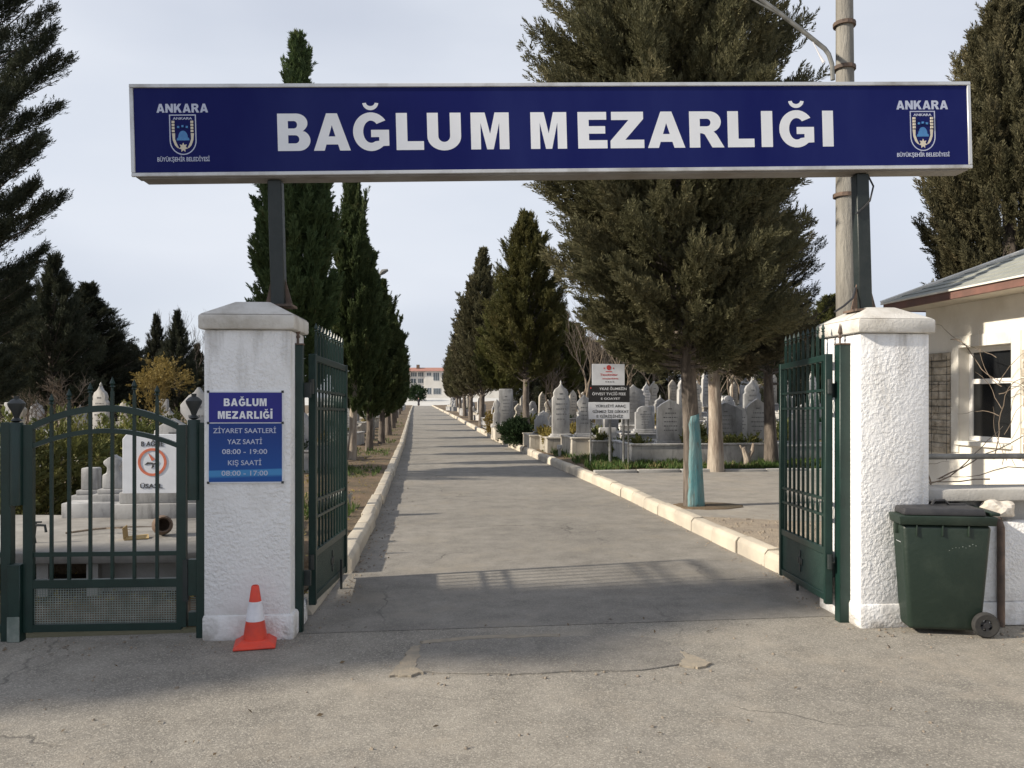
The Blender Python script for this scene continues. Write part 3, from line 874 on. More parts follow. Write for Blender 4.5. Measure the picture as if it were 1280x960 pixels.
# ------------------------------------------------------------------ carriage gate leaves, standing open
def spear(mb, x, y, z, h=0.10, r=0.014):
    mb.lathe([(r * .55, 0), (r * .55, h * .25), (r * 1.25, h * .32), (r * .55, h * .42), (r * 1.2, h * .55), (0.002, h)], 6, (x, y, z))
def leaf(pa, pb, ztop_a, ztop_b, zb_a, zb_b, zp_a, zp_b, nb, label):
    """pa -> pb hinge to free end; local x along the leaf. z values at both ends: top rail, bottom rail, panel rail"""
    L = (pb - pa).length
    d = (pb - pa).normalized()
    t = thing('gate_leaf', label, 'gate', (pa.x, pa.y, 0), math.atan2(d.y, d.x), 'open gate leaves')
    ip = lambda a, c, x: a + (c - a) * x / L
    st = 0.055
    def rail(mb, za, zc, h, th=0.04):
        mb.add([(x, y, ip(za, zc, x) + q_) for x in (st / 2, L - st / 2) for y in (-th / 2, th / 2) for q_ in (-h / 2, h / 2)],
               [(0, 1, 3, 2), (4, 6, 7, 5), (0, 4, 5, 1), (2, 3, 7, 6), (0, 2, 6, 4), (1, 5, 7, 3)])
    b = MB()
    b.box(-st / 2, st / 2, -0.03, 0.03, zb_a - 0.05, ztop_a + 0.03)
    b.box(L - st / 2, L + st / 2, -0.028, 0.028, zb_b - 0.04, ztop_b + 0.03)
    rail(b, ztop_a, ztop_b, 0.055); rail(b, zb_a, zb_b, 0.06); rail(b, zp_a, zp_b, 0.06)
    b.build('frame', M_['green'], t, bevel=0.004, seg=1)
    b = MB()
    rail(b, ztop_a - 0.27, ztop_b - 0.27, 0.022, 0.03); rail(b, ztop_a - 0.42, ztop_b - 0.42, 0.022, 0.03)
    rail(b, zp_a + 0.30, zp_b + 0.30, 0.022, 0.03); rail(b, zp_a + 0.44, zp_b + 0.44, 0.022, 0.03)
    for i in range(nb):
        x = st + (L - 2 * st) * (i + 0.5) / nb
        for zc in (ip(ztop_a, ztop_b, x) - 0.345, ip(zp_a, zp_b, x) + 0.37):
            pts = [(x + 0.035 * math.cos(R(k * 30)), 0.0, zc + 0.060 * math.sin(R(k * 30))) for k in range(13)]
            b.tube(pts, 0.0065, 5, False)
    b.build('ornament_band', M_['green'], t)
    for i in range(nb):
        x = st + (L - 2 * st) * (i + 0.5) / nb
        b = MB()
        b.box(x - 0.0105, x + 0.0105, -0.0105, 0.0105, ip(zp_a, zp_b, x), ip(ztop_a, ztop_b, x) + 0.20)
        spear(b, x, 0, ip(ztop_a, ztop_b, x) + 0.20)
        b.build('bar', M_['green'], t)
    b = MB(); rail(b, (zp_a + zb_a) / 2, (zp_b + zb_b) / 2, (zp_a - zb_a) - 0.05, 0.008)
    b.build('mesh_panel', M_['greenmesh'], t)
    b = MB()
    xm = L * 0.55
    zm = (ip(zp_a, zp_b, xm) + ip(zb_a, zb_b, xm)) / 2
    for sy in (-1, 1):
        for dx, dz, r_ in ((0, 0.07, 0.03), (0, -0.07, 0.03), (-0.05, 0, 0.03), (0.05, 0, 0.03), (0, 0, 0.035)):
            b.box(xm + dx - r_ * .6, xm + dx + r_ * .6, sy * 0.008 - 0.004, sy * 0.008 + 0.004, zm + dz - r_, zm + dz + r_)
    b.build('rosette', M_['greenold'], t, bevel=0.003, seg=1)
    b = MB(); b.box(L * 0.72, L * 0.72 + 0.03, -0.05, -0.03, zb_b - 0.17, zb_b + 0.18)
    b.build('drop_bolt', M_['greenold'], t)
    for zc in (zb_a + 0.25, ztop_a - 0.3):
        b = MB(); b.lathe([(0.022, 0), (0.022, 0.12)], 10, (-st / 2 - 0.018, 0, zc)); b.build('hinge', M_['greenold'], t)
    return t
d1, d2 = 6.62, 8.15
la, lb = dp(391, 497, d1), dp(430.5, 497, d2)
zz = lambda py, d: H + (HY - py) / F * d
leaf(la, lb, zz(447, d1), zz(460.5, d2), zz(748, d1), zz(711, d2), zz(693, d1), zz(664, d2), 10, 'open green iron gate leaf with spear tips beside the opening hours pillar')
d1, d2 = 6.68, 8.05
ra, rb = dp(1035, 497, d1), dp(978, 497, d2)
leaf(ra, rb, zz(447, d1), zz(459, d2), zz(747, d1), zz(714, d2), zz(690, d1), zz(664, d2), 9, 'open green iron gate leaf with spear tips beside the sunlit pillar and bin')
def hang_post(px, py, wd, ztop, label):
    g = gp(px, py)
    t = thing('gate_post', label, 'post', g, GROT, 'square gate posts')
    b = MB(); b.box(-wd / 2, wd / 2, -wd / 2, wd / 2, -0.02, ztop); b.build('tube', M_['green'], t, bevel=0.005, seg=1)
    b = MB(); b.box(-wd / 2 - .004, wd / 2 + .004, -wd / 2 - .004, wd / 2 + .004, ztop + .0005, ztop + 0.012); spear(b, -0.01, wd * .3, ztop + 0.012, 0.17, 0.016); b.build('finial', M_['rusty'], t)
    for zc in (.35, 1.85):
        b = MB(); b.box(-wd / 2 - 0.05, wd / 2 + .05, wd / 2 + .0005, wd / 2 + 0.03, zc, zc + .12); b.build('hinge', M_['greenold'], t)
    return t
hang_post(373.5, 789, 0.07, zz(431, 6.3), 'square green post the gate leaf by the opening hours panel hangs from')
hang_post(1053.5, 776, 0.095, zz(431, 6.62), 'square green post at the edge of the sunlit pillar by the bin')

# ------------------------------------------------------------------ pedestrian gate left of the pillar
VW = 0.10
gz = lambda px, py: gate_uz(px, py, VW)
uo = gz(15, 700)[0]
wick = thing('garden_gate', 'small green arched gate with spear tipped bars left of the pillar', 'gate', W(gz(36, 700)[0], VW), GROT)
X = lambda px: gz(px, 650)[0] - gz(36, 700)[0]
Z = lambda py, px=130: gz(px, py)[1]
b = MB()
for px, y0, y1 in ((36.5, 790, 531), (227.5, 783, 531)):
    b.box(X(px) - 0.036, X(px) + 0.036, -0.022, 0.022, Z(y0, px), Z(y1, px))
b.box(X(36.5), X(227.5), -0.02, 0.02, Z(788), Z(779)); b.box(X(36.5), X(227.5), -0.021, 0.021, Z(734), Z(723.5)); b.box(X(36.5), X(227.5), -0.012, 0.012, Z(695), Z(689.5))
def archbar(mb, ztop, zend, hgt, th):
    xa, xb = X(42), X(222)
    n = 18
    P = []
    for i in range(n + 1):
        f = i / n
        P.append((xa + (xb - xa) * f, zend + (ztop - zend) * (1 - (2 * f - 1) ** 2)))
    for (x0, z0_), (x1, z1_) in zip(P, P[1:]):
        mb.add([(x, y, z + s) for x, z in ((x0, z0_), (x1, z1_)) for y in (-th, th) for s in (-hgt / 2, hgt / 2)], [(0, 1, 3, 2), (4, 6, 7, 5), (0, 4, 5, 1), (2, 3, 7, 6), (0, 2, 6, 4), (1, 5, 7, 3)])
archbar(b, Z(510.5), Z(533), 0.05, 0.021); archbar(b, Z(538.5), Z(557), 0.036, 0.018)
b.build('frame', M_['green'], wick)
for px, tip in ((64.5, 497), (86.5, 491), (113, 483), (140.5, 476), (168, 479), (196.5, 486)):
    b = MB()
    x = X(px)
    b.box(x - 0.011, x + 0.011, -0.011, 0.011, Z(728), Z(tip) - 0.08)
    spear(b, x, 0, Z(tip) - 0.08, 0.11, 0.018)
    b.build('bar', M_['green'], wick)
b = MB()
n = 58
x0, x1, z0_, z1_ = X(40), X(224), Z(780), Z(733)
for i in range(n):
    x = x0 + (x1 - x0) * i / (n - 1)
    b.box(x - 0.0024, x + 0.0024, 0.0, 0.004, z0_, z1_)
m = 17
for i in range(m):
    z = z0_ + (z1_ - z0_) * i / (m - 1)
    b.box(x0, x1, -0.0035, 0.0, z - 0.0024, z + 0.0024)
b.build('wire_mesh', M_['wire'], wick, fix=False)
b = MB(); b.box(X(222), X(239), -0.012, 0.012, Z(742), Z(733)); b.box(X(230), X(236), -0.03, 0.0, Z(752), Z(700)); b.build('latch', M_['greenold'], wick)

def urn(mb, x, y, z, h):
    mb.lathe([(0.016, 0), (0.04, h * .06), (0.018, h * .18), (0.03, h * .35), (0.058, h * .62), (0.062, h * .72), (0.04, h * .84), (0.018, h * .9), (0.02, h)], 12, (x, y, z))
def sleeve_post(px_sq, px_sl, sl_top, sl_bot, base_y, label, low):
    u, _ = gz(px_sq, 700)
    g = gp(px_sq, base_y)
    t = thing('gate_post', label, 'post', W(u, VW), GROT, 'posts of the small gate')
    b = MB(); b.box(-0.038, 0.038, -0.035, 0.035, -0.02, Z(528, px_sq)); b.build('tube', M_['green'], t, bevel=0.004, seg=1)
    dx = gz(px_sl, 700)[0] - u
    b = MB(); b.lathe([(0.047, Z(sl_bot)), (0.047, Z(sl_top)), (0.042, Z(sl_top) + 0.008)], 16, (dx, -0.02, 0)); b.build('sleeve', M_['green'], t, smooth=True)
    b = MB(); urn(b, dx, -0.02, Z(sl_top) + 0.009, 0.20); b.build('finial', M_['iron'], t, smooth=True)
    if low:
        b = MB(); b.box(dx - 0.05, dx + 0.045, -0.06, 0.03, -0.02, Z(703)); b.build('stub', M_['green'], t, bevel=0.005, seg=1)
        b = MB(); b.box(dx - 0.048, dx + 0.043, -0.063, -0.0605, 0.0, 0.19); b.build('bare_patch', M_['wire'], t)
    else:
        b = MB(); b.box(dx - 0.04, dx + 0.05, -0.03, 0.02, Z(745), Z(700)); b.box(dx - 0.04, dx + 0.05, -0.03, 0.02, Z(783), Z(766)); b.build('bracket', M_['green'], t)
        b = MB()
        for i in range(8): b.box(dx - 0.03, dx + 0.045, -0.002, 0.002, Z(765) + i * 0.014, Z(765) + i * 0.014 + 0.003)
        b.build('mesh_strip', M_['wire'], t)
    return t
sleeve_post(10, 22.5, 529, 630, 810, 'green post with urn finial on the hinge side of the small arched gate', True)
sleeve_post(253, 243.5, 526, 625, 802, 'green post with urn finial between the small arched gate and the pillar', False)
# fence going on to the left
t = thing('iron_fence', 'green iron fence bars running on left of the small gate', 'fence', W(gz(15, 700)[0] - 1.5, VW), GROT)
b = MB(); b.box(0, 1.44, -0.015, 0.015, Z(695), Z(689)); b.box(0, 1.44, -0.015, 0.015, Z(788), Z(779)); b.box(0, 1.44, -0.015, 0.015, Z(540), Z(533)); b.build('rail', M_['green'], t)
for i in range(9):
    b = MB(); b.box(0.08 + i * .155 - .011, 0.08 + i * .155 + .011, -.011, .011, Z(785), Z(500)); spear(b, 0.08 + i * .155, 0, Z(500), .11, .018); b.build('bar', M_['green'], t)

# ------------------------------------------------------------------ traffic cone
g = gp(319, 806)
t = thing('traffic_cone', 'small red and white traffic cone standing before the left pillar', 'cone', g, R(8))
b = MB()
b.add([(x, y, z) for z, s in ((0.0, 0.15), (0.018, 0.15), (0.034, 0.118), (0.055, 0.098)) for x, y in ((-s, -s * .9), (s, -s * .9), (s * 1.02, s * .9), (-s, s * .9))],
      [(3, 2, 1, 0), (12, 13, 14, 15)] + [(4 * k + i, 4 * k + (i + 1) % 4, 4 * k + 4 + (i + 1) % 4, 4 * k + 4 + i) for k in range(3) for i in range(4)])
b.build('base', M_['orange'], t, bevel=0.008)
rr_ = lambda z: 0.088 - (0.088 - 0.026) * (z - 0.05) / (0.45 - 0.05)
b = MB(); b.lathe([(rr_(.05), .05), (rr_(.19), .19), (rr_(.325), .325), (rr_(.44), .44), (0.02, .447), (0.018, .43)], 28)
b.build('body', M_['orange'], t, smooth=True)
b = MB(); b.lathe([(rr_(.186) + .0015, .1865), (rr_(.328) + .0015, .3285)], 28); b.build('reflective_band', M_['reflect'], t, smooth=True)

# ------------------------------------------------------------------ wheeled bin
g = gp(1196, 799)
g = g + Vector((0.03, 0.33, 0))
t = thing('wheeled_bin', 'dark green wheeled rubbish bin with black lid beside the right pillar', 'bin', g, R(-14))
# local: x = front(-) to back(+) 0.70, y = width 0.54 (camera side negative)
b = MB(); b.frustum((-.262, .275, -.232, .232), 0.035, (-.322, .335, -.27, .27), 0.86)
b.build('body', M_['bin'], t, bevel=0.035, seg=3)
b = MB()
b.frustum((-.345, .355, -.285, .285), 0.862, (-.355, .365, -.295, .295), 0.93)
for x in (-.22, -.03, .16): b.box(x - .006, x + .006, -.283, -.255, 0.775, 0.8615)
for y in (-.15, .0, .15): b.box(-.343, -.305, y - .006, y + .006, 0.775, 0.8615)
b.build('rim', M_['bin'], t, bevel=0.012)
b = MB(); b.box(-.02, .22, -.245, -.236, 0.60, 0.603); b.build('moulding', M_['bin'], t) if False else None
b = MB()
b.frustum((-.31, .30, -.255, .255), 0.9315, (-.30, .29, -.245, .245), 0.985)
b.build('lid', M_['black'], t, bevel=0.014)
b = MB(); b.tube([(-.02, -.03, .986), (0.0, -.02, 1.02), (.08, -.01, 1.025), (.12, 0, .99), (.25, .02, .987)], 0.012, 6); b.build('handle', M_['black'], t, smooth=True)
b = MB(); b.box(.33, .40, -.25, .25, .935, .96); b.build('rear_grip', M_['bin'], t, bevel=.008)
for s in (-1, 1):
    wv = MB()
    prof = [(0.045, -.02), (0.085, -.024), (0.098, -.012), (0.098, .012), (0.085, .024), (0.045, .02)]
    Mx = Matrix.Translation((.285, s * .262, .098)) @ Matrix.Rotation(R(90), 4, 'X')
    n = 26
    wv.add([Mx @ Vector((r_ * math.cos(2 * math.pi * k / n), r_ * math.sin(2 * math.pi * k / n), z)) for r_, z in prof for k in range(n)],
           [(i * n + k, i * n + (k + 1) % n, (i + 1) % len(prof) * n + (k + 1) % n, (i + 1) % len(prof) * n + k) for i in range(len(prof)) for k in range(n)])
    wo = wv.build('wheel', M_['rubber'], t, smooth=True)
    hb = MB()
    for k in range(5):
        a_ = R(72 * k)
        c_, s_ = math.cos(a_), math.sin(a_)
        hb.add([Mx @ Vector(v) for v in [(c_ * r_ - s_ * w_, s_ * r_ + c_ * w_, z) for z in (-.012, .012) for r_ in (0.0, .06) for w_ in (-.012, .012)]], [(0, 2, 3, 1), (4, 5, 7, 6), (0, 1, 5, 4), (2, 6, 7, 3), (0, 4, 6, 2), (1, 3, 7, 5)])
    hb.add([Mx @ Vector((r_ * math.cos(R(k * 30)), r_ * math.sin(R(k * 30)), z)) for z, r_ in ((-.026, .02), (.026, .02)) for k in range(12)], [tuple(range(12))[::-1], tuple(range(12, 24))] + [(k, (k + 1) % 12, 12 + (k + 1) % 12, 12 + k) for k in range(12)])
    hb.build('hub', M_['black'], wo)
b = MB()
Mx = Matrix.Translation((-.306, -.05, .70)) @ Matrix.Rotation(R(-6.0), 4, 'Y')
for k, (dy, w_, h_) in enumerate(((0.0, .10, .014), (0.0, .12, .006))):
    b.add([Mx @ Vector((x, y, z)) for x in (-.004, .0) for y in (-.14, -.14 + w_) for z in (-.03 * k, -.03 * k + h_)], [(0, 2, 3, 1), (4, 5, 7, 6), (0, 1, 5, 4), (2, 6, 7, 3), (0, 4, 6, 2), (1, 3, 7, 5)])
b.build('sticker', M_['white'], t)
b = MB()
r9 = random.Random(9)
for k in range(9):
    x_, z_ = .02 + .024 * k, .665 + .006 * k + r9.uniform(-.012, .012)
    yy_ = -(.232 + (.27 - .232) * (z_ - .035) / .825) - .0015
    b.box(x_, x_ + r9.uniform(.004, .012), yy_, yy_ + .004, z_, z_ + r9.uniform(.003, .008))
b.build('scuff_mark', M_['wire'], t)

# ------------------------------------------------------------------ low wall right of the pillar
def W2(u, v): return W(u, v)
t = thing('boundary_wall', 'low white wall with grey concrete coping right of the gate pillar', 'wall', W(uR1 + 0.003, 0), GROT)
b = MB(); b.box(0, 7, 0.14, 0.36, 0, 1.0); b.build('wall', M_['concrete'], t)
b = MB(); b.box(0.005, 7, 0.05, 0.40, 1.002, 1.10); b.build('coping', M_['concrete'], t, bevel=0.012)
b = MB(); b.box(0.002, 7, 0.0, 0.139, 0.19, 0.84); b.box(0.002, 7, -0.02, 0.1385, 0, 0.1895); b.build('plinth', M_['stucco'], t, bevel=0.015)
b = MB(); b.tube([(0.56, -0.035, 0.0), (0.56, -0.035, 0.80), (0.57, 0.03, 0.88)], 0.028, 10); b.build('pipe', M_['rusty'], t, smooth=True)
# lump of plaster on the ledge
bm = bmesh.new()
bmesh.ops.create_icosphere(bm, subdivisions=3, radius=1)
r3 = random.Random(3)
for v in bm.verts:
    k_ = 1 + 0.18 * math.sin(v.co.x * 5 + 1) * math.cos(v.co.z * 4) + r3.uniform(-.05, .05)
    v.co = Vector((v.co.x * 0.15, v.co.y * 0.08, v.co.z * 0.085)) * k_
    if v.co.z < -0.055: v.co.z = -0.055
me = bpy.data.meshes.new('plaster_lump'); bm.to_mesh(me); bm.free(); me.materials.append(M_['plaster'])
o = bpy.data.objects.new('plaster_lump', me); COL.objects.link(o); o.location = W(uR1 + 0.60, 0.06, 0.93); o.rotation_euler = (0, 0, GROT)
tag(o, 'lumpy whitish block of plaster on the wall ledge behind the bin', 'plaster lump')
t = thing('handrail', 'grey horizontal pipe rail above the low wall before the house', 'rail', W(uR1 + 0.02, 0.30, 1.10), GROT)
b = MB(); b.tube([(0.0, 0.12, 0.24), (7, 0.12, 0.25)], 0.025, 10); b.build('pipe', M_['steel'], t, smooth=True)
b = MB(); b.tube([(1.4, 0.0, 0.0), (1.4, 0.12, 0.24)], 0.018, 8); b.tube([(4.4, 0.0, 0.0), (4.4, 0.12, 0.24)], 0.018, 8); b.build('bracket', M_['steel'], t)

# ------------------------------------------------------------------ gatehouse on the right
XW = 8.0
house = thing('gatehouse', 'single storey cream house with grey hipped roof beside the gate', 'house', (XW, 7.0, 0), 0)
y0h, y1h = -4.0, 4.9                           # local Y of the wall ends
wy0, wy1, wz0, wz1 = 3.03, 4.10, 1.18, 2.59     # window opening
b = MB()
T = 0.24
b.box(0, T, y0h, wy0, 0, 3.25); b.box(0, T, wy1, y1h, 0, 3.25); b.box(0, T, wy0 + .0005, wy1 - .0005, 0, wz0); b.box(0, T, wy0 + .0005, wy1 - .0005, wz1, 3.25)
b.box(T + .001, 6.0, y1h - .24, y1h - .001, 0, 3.25); b.box(T + .001, 6.0, y0h, y0h + .24, 0, 3.25); b.box(5.8, 6.0, y0h + .241, y1h - .241, 0, 3.25)
b.build('wall', M_['cream'], house)
wn = MB()
fx = 0.15
def wbar(ya, yb_, za, zb_): wn.box(fx, fx + 0.06, ya, yb_, za, zb_)
fr = 0.075
wbar(wy0, wy1, wz0 + .03, wz0 + .03 + fr); wbar(wy0, wy1, wz1 - fr, wz1); wbar(wy0, wy0 + fr, wz0 + .03 + fr, wz1 - fr); wbar(wy1 - fr, wy1, wz0 + .03 + fr, wz1 - fr); wbar(wy0 + fr, wy1 - fr, 2.05, 2.05 + fr)
win = wn.build('window', M_['frame'], house, bevel=0.006, seg=1)
b = MB(); b.box(fx + 0.025, fx + 0.035, wy0 + .02, wy1 - .02, wz0 + .05, wz1 - .02); b.build('pane', M_['glass'], win)
b = MB(); b.box(-0.05, fx - .001, wy0 - .04, wy1 + .06, wz0 - 0.035, wz0 + .028); b.build('sill', M_['creamwhite'], win, bevel=0.006, seg=1)
b = MB()
s_ = 0.17
b.box(-0.022, -0.001, wy0 - s_, wy0 - .001, wz0 - .15, wz1 + s_); b.box(-0.022, -0.001, wy1 + .001, wy1 + s_, wz0 - .15, wz1 + s_); b.box(-0.0225, -0.001, wy0, wy1, wz1 + .001, wz1 + s_ + .002)
b.build('trim', M_['creamwhite'], house, bevel=0.005, seg=1)
for (ya, yb_, nm) in ((4.28, 4.88, 0), (2.2, 2.80, 1)):
    b = MB()
    r4 = random.Random(20 + nm)
    z = 1.0
    while z < 2.45:
        hgt = r4.uniform(0.10, 0.16)
        y = ya + (r4.random() < .5) * -0.0
        while y < yb_ - 0.06:
            ln = min(r4.uniform(0.14, 0.3), yb_ - y)
            b.box(-0.035 - r4.uniform(0, .03), -0.001, y + .005, y + ln - .005, z + .005, z + hgt - .005)
            y += ln
        z += hgt
    b.build('stone_cladding', M_['stonecl'], house, bevel=0.012, seg=2)
ez, ex = 3.36, -0.55
b = MB(); b.box(ex + .02, T - .001, y0h - .5, y1h + .24, 3.252, 3.275); b.build('soffit', M_['soffit'], house)
b = MB(); b.box(ex - .02, ex + .018, y0h - .5, y1h + .25, 3.235, 3.35); b.box(ex + .0185, 6.4, y1h + .215, y1h + .25, 3.236, 3.349); b.build('fascia', M_['fascia'], house, bevel=0.006, seg=1)
ye = y1h + .28
rx, rz = 2.95, ez + 1.52
rf = MB()
# roof in overlapping courses on the three visible slopes
nC = 16
def course(a0_, a1_, c0_, c1_, k):
    """one strip between eave edge (a0,a1) and ridge edge (c0,c1)"""
    f0, f1 = k / nC, (k + 1) / nC
    L = lambda p, q_, f: Vector(p).lerp(Vector(q_), f)
    p0, p1, p2, p3 = L(a0_, c0_, f0), L(a1_, c1_, f0), L(a1_, c1_, f1), L(a0_, c0_, f1)
    up = Vector((0, 0, 0.014))
    rf.add([p0 + up, p1 + up, p2, p3, p0 - up * .3, p1 - up * .3], [(0, 1, 2, 3), (0, 4, 5, 1)])
for k in range(nC):
    course((ex - .04, y0h - .5, ez), (ex - .04, ye, ez), (rx, y0h + 2.9, rz), (rx, ye - 3.0, rz), k)
    course((ex - .04, ye, ez), (6.45, ye, ez), (rx, ye - 3.0, rz), (rx, ye - 3.0, rz), k)
    course((6.45, ye, ez), (6.45, y0h - .5, ez), (rx, ye - 3.0, rz), (rx, y0h + 2.9, rz), k)
rf.build('roof', M_['roofgrey'], house, fix=False)
b = MB(); b.tube([(ex - .04, ye, ez + .02), (rx, ye - 3.0, rz + .02)], 0.035, 6); b.box(ex - .05, ex - .021, y0h - .5, ye, ez - .012, ez + .012); b.build('hip_flashing', M_['creamwhite'], house)

# trellis and bare climbers on the wall
t = thing('trellis', 'thin dark wire trellis on the stone clad wall left of the window', 'trellis', (XW - 0.08, 11.28, 0), 0)
b = MB()
for y in (0.0, 0.36, 0.6): b.tube([(0, y, 0.9), (0, y, 2.48)], 0.004, 5)
for z in (1.35, 1.72, 2.05, 2.40): b.tube([(0.004, -0.02, z), (0.004, 0.62, z + .01)], 0.004, 5)
b.build('wires', M_['iron'], t)
def vine(name, pts_list, label, loc):
    b = MB()
    for pts, r0, r1 in pts_list:
        n = len(pts)
        b.tube(pts, [.6 * (r0 + (r1 - r0) * i / (n - 1)) for i in range(n)], 6)
    o = b.build(name, M_['twig'], None, smooth=True)
    o.location = loc
    return tag(o, label, 'vine')
def wander(p, d, n, step, seed, flat=0.01):
    r5 = random.Random(seed)
    pts = [Vector(p)]
    d = Vector(d).normalized()
    for i in range(n):
        d = (d + Vector((r5.uniform(-flat, flat), r5.uniform(-.35, .35), r5.uniform(-.3, .3)))).normalized()
        pts.append(pts[-1] + d * step)
    return pts
vl = [(wander((0, 0, 0.3), (0, 0.02, 1), 14, 0.14, 1), 0.022, 0.008)]
stem = vl[0][0]
for k, i in enumerate((5, 8, 10, 12, 13)):
    vl.append((wander(stem[i], (0, (-1) ** k, 0.4), 7, 0.09, 10 + k), 0.009, 0.003))
for k in range(7):
    i = 3 + k
    vl.append((wander(stem[i], (0, (-1) ** k * .9, 0.25), 9, 0.085, 70 + k), 0.008, 0.002))
vine('climbing_vine', vl, 'bare climbing vine with knotty stem growing up the trellis', (XW - 0.12, 11.55, 0))
vl = [(wander((0, 0, 2.72), (0, -1, -0.12), 14, 0.12, 31), 0.012, 0.006), (wander((0, -.9, 1.0), (0, -.1, 1), 13, 0.13, 32), 0.014, 0.005), (wander((0, -1.05, 2.0), (0, 1, 0.3), 9, 0.11, 33), 0.01, 0.003), (wander((0, -1.0, 1.6), (0, 1, 0.15), 8, 0.11, 34), 0.01, 0.003), (wander((0, -1.0, 1.9), (0, -1, -.2), 8, 0.1, 36), 0.01, 0.003), (wander((0, -.2, 2.7), (0, 0.9, 0.1), 8, 0.1, 35), 0.008, 0.003)]
for k in range(5):
    vl.append((wander((0, -1.15 + .05 * k, 1.0 + .35 * k), (0, (-1) ** k * .5, .6), 8, 0.1, 80 + k), 0.009, 0.002))
vine('climbing_vine', vl, 'thin bare vine straggling across the house window', (XW - 0.14, 11.1, 0))
vl = []
for k in range(9):
    r6 = random.Random(50 + k)
    p = (r6.uniform(0, 2.6), r6.uniform(-.05, .15), r6.uniform(0.0, 0.25))
    pts = [Vector(p)]
    d = Vector((r6.choice((-1, 1)), r6.uniform(-.2, .2), r6.uniform(-.1, .4))).normalized()
    for i in range(9):
        d = (d + Vector((r6.uniform(-.3, .3), r6.uniform(-.2, .2), r6.uniform(-.35, .3)))).normalized()
        q_ = pts[-1] + d * 0.12
        q_.z = max(q_.z, 0.012)
        pts.append(q_)
    vl.append((pts, 0.011, 0.004))
o = vine('trailing_vine', vl, 'tangle of dry grey vine stems lying along the wall coping and rail', W(uR1 + 0.1, 0.30, 1.11))
o.rotation_euler = (0, 0, GROT)

# ------------------------------------------------------------------ utility pole with lamp arm
pp = dp(1055.5, 497, 11.0)
t = thing('utility_pole', 'weathered grey wooden utility pole with lamp arm behind the right pillar', 'pole', (pp.x, pp.y, 0), 0)
b = MB()
r7 = random.Random(4)
b.tube([(0.05 - i * 0.004, 0, i * 0.6 - .1) for i in range(17)], [0.15 - i * 0.0028 + r7.uniform(-.004, .004) for i in range(17)], 14)
b.build('shaft', M_['pole'], t, smooth=True)
for z in (6.95, 6.35, 5.3, 4.6):
    b = MB(); b.tube([(0.0, 0, z), (0.0, 0, z + 0.05)], 0.15, 14); b.build('strap', M_['rusty'], t)
A = lambda px, py: dp(px, py, 10.75) - Vector((pp.x, pp.y, 0))
b = MB(); b.tube([A(1041, 100), A(1040, 80), A(1036, 68), A(1031, 61), A(1000, 36), A(975, 17), A(948, -3), A(930, -14)], 0.03, 8)
b.tube([A(938, -2), A(975, 19), A(1000, 35)], 0.014, 6)
b.build('lamp_arm', M_['steel'], t, smooth=True)
b = MB(); b.tube([A(932, -13), A(918, -22), A(890, -34)], [0.05, 0.11, 0.08], 10); b.build('lamp_head', M_['steel'], t, smooth=True)
b = MB(); b.tube([A(1016, 52), A(1024, 68), A(1030, 78)], [0.006, 0.012, 0.025], 6); b.build('rag', M_['reflect'], t)

# ------------------------------------------------------------------ trees: sprig templates and crowns
def blade(p, d, up, L, wd):
    d = d / np.linalg.norm(d)
    s = np.cross(d, up); s = s / (np.linalg.norm(s) + 1e-9)
    return [p, p + d * L * .5 + s * wd, p + d * L, p + d * L * .5 - s * wd]
def sprig(seed, n, tilt, ln, wd, tip=0.3):
    r = np.random.default_rng(seed)
    V = []
    for i in range(n):
        h = 0.02 + 0.78 * i / n
        a = i * 2.4 + r.normal(0, .3)
        tl = R(tilt) + r.normal(0, .15)
        d = np.array([math.cos(a) * math.sin(tl), math.sin(a) * math.sin(tl), math.cos(tl)])
        V += blade(np.array([0, 0, h]), d, r.normal(0, 1, 3), ln * (1 - .45 * h) * r.uniform(.8, 1.2), wd)
    for a in (0.0, 1.6): V += blade(np.array([0, 0, .6]), np.array([.05, .03, 1.0]), np.array([math.cos(a), math.sin(a), 0]), .42, wd)
    return np.array(V)
SP_CYP = sprig(1, 13, 36, .46, .060)
SP_COL = sprig(2, 10, 24, .55, .065)
SP_SPR = sprig(3, 14, 52, .36, .040)
SP_FAR = sprig(4, 6, 38, .6, .12)
def sprigs_to_mesh(name, pos, dr, size, tint, tmpl, mat, seed, parent=None):
    r = np.random.default_rng(seed)
    n = len(pos)
    d = dr / (np.linalg.norm(dr, axis=1, keepdims=True) + 1e-9)
    ref = r.normal(0, 1, (n, 3))
    a = np.cross(d, ref); a /= (np.linalg.norm(a, axis=1, keepdims=True) + 1e-9)
    c = np.cross(d, a)
    st = r.uniform(.7, 1.55, n)[:, None, None]            # no two sprigs quite alike
    la, lb = r.uniform(.55, 1.2, n)[:, None, None], r.uniform(.55, 1.2, n)[:, None, None]
    bend = r.normal(0, .22, n)[:, None, None]
    tx, ty, tz = tmpl[None, :, 0:1], tmpl[None, :, 1:2], tmpl[None, :, 2:3]
    V = pos[:, None, :] + size[:, None, None] * ((tx * la + bend * tz * tz) * a[:, None, :] + ty * lb * c[:, None, :] + tz * st * d[:, None, :])
    m = len(tmpl)
    Fq = np.arange(n * m).reshape(-1, 4)
    return rawmesh(name, V.reshape(-1, 3), Fq, 4, mat, parent, np.repeat(tint, m))
ZG = 0.165
root_axis = {}
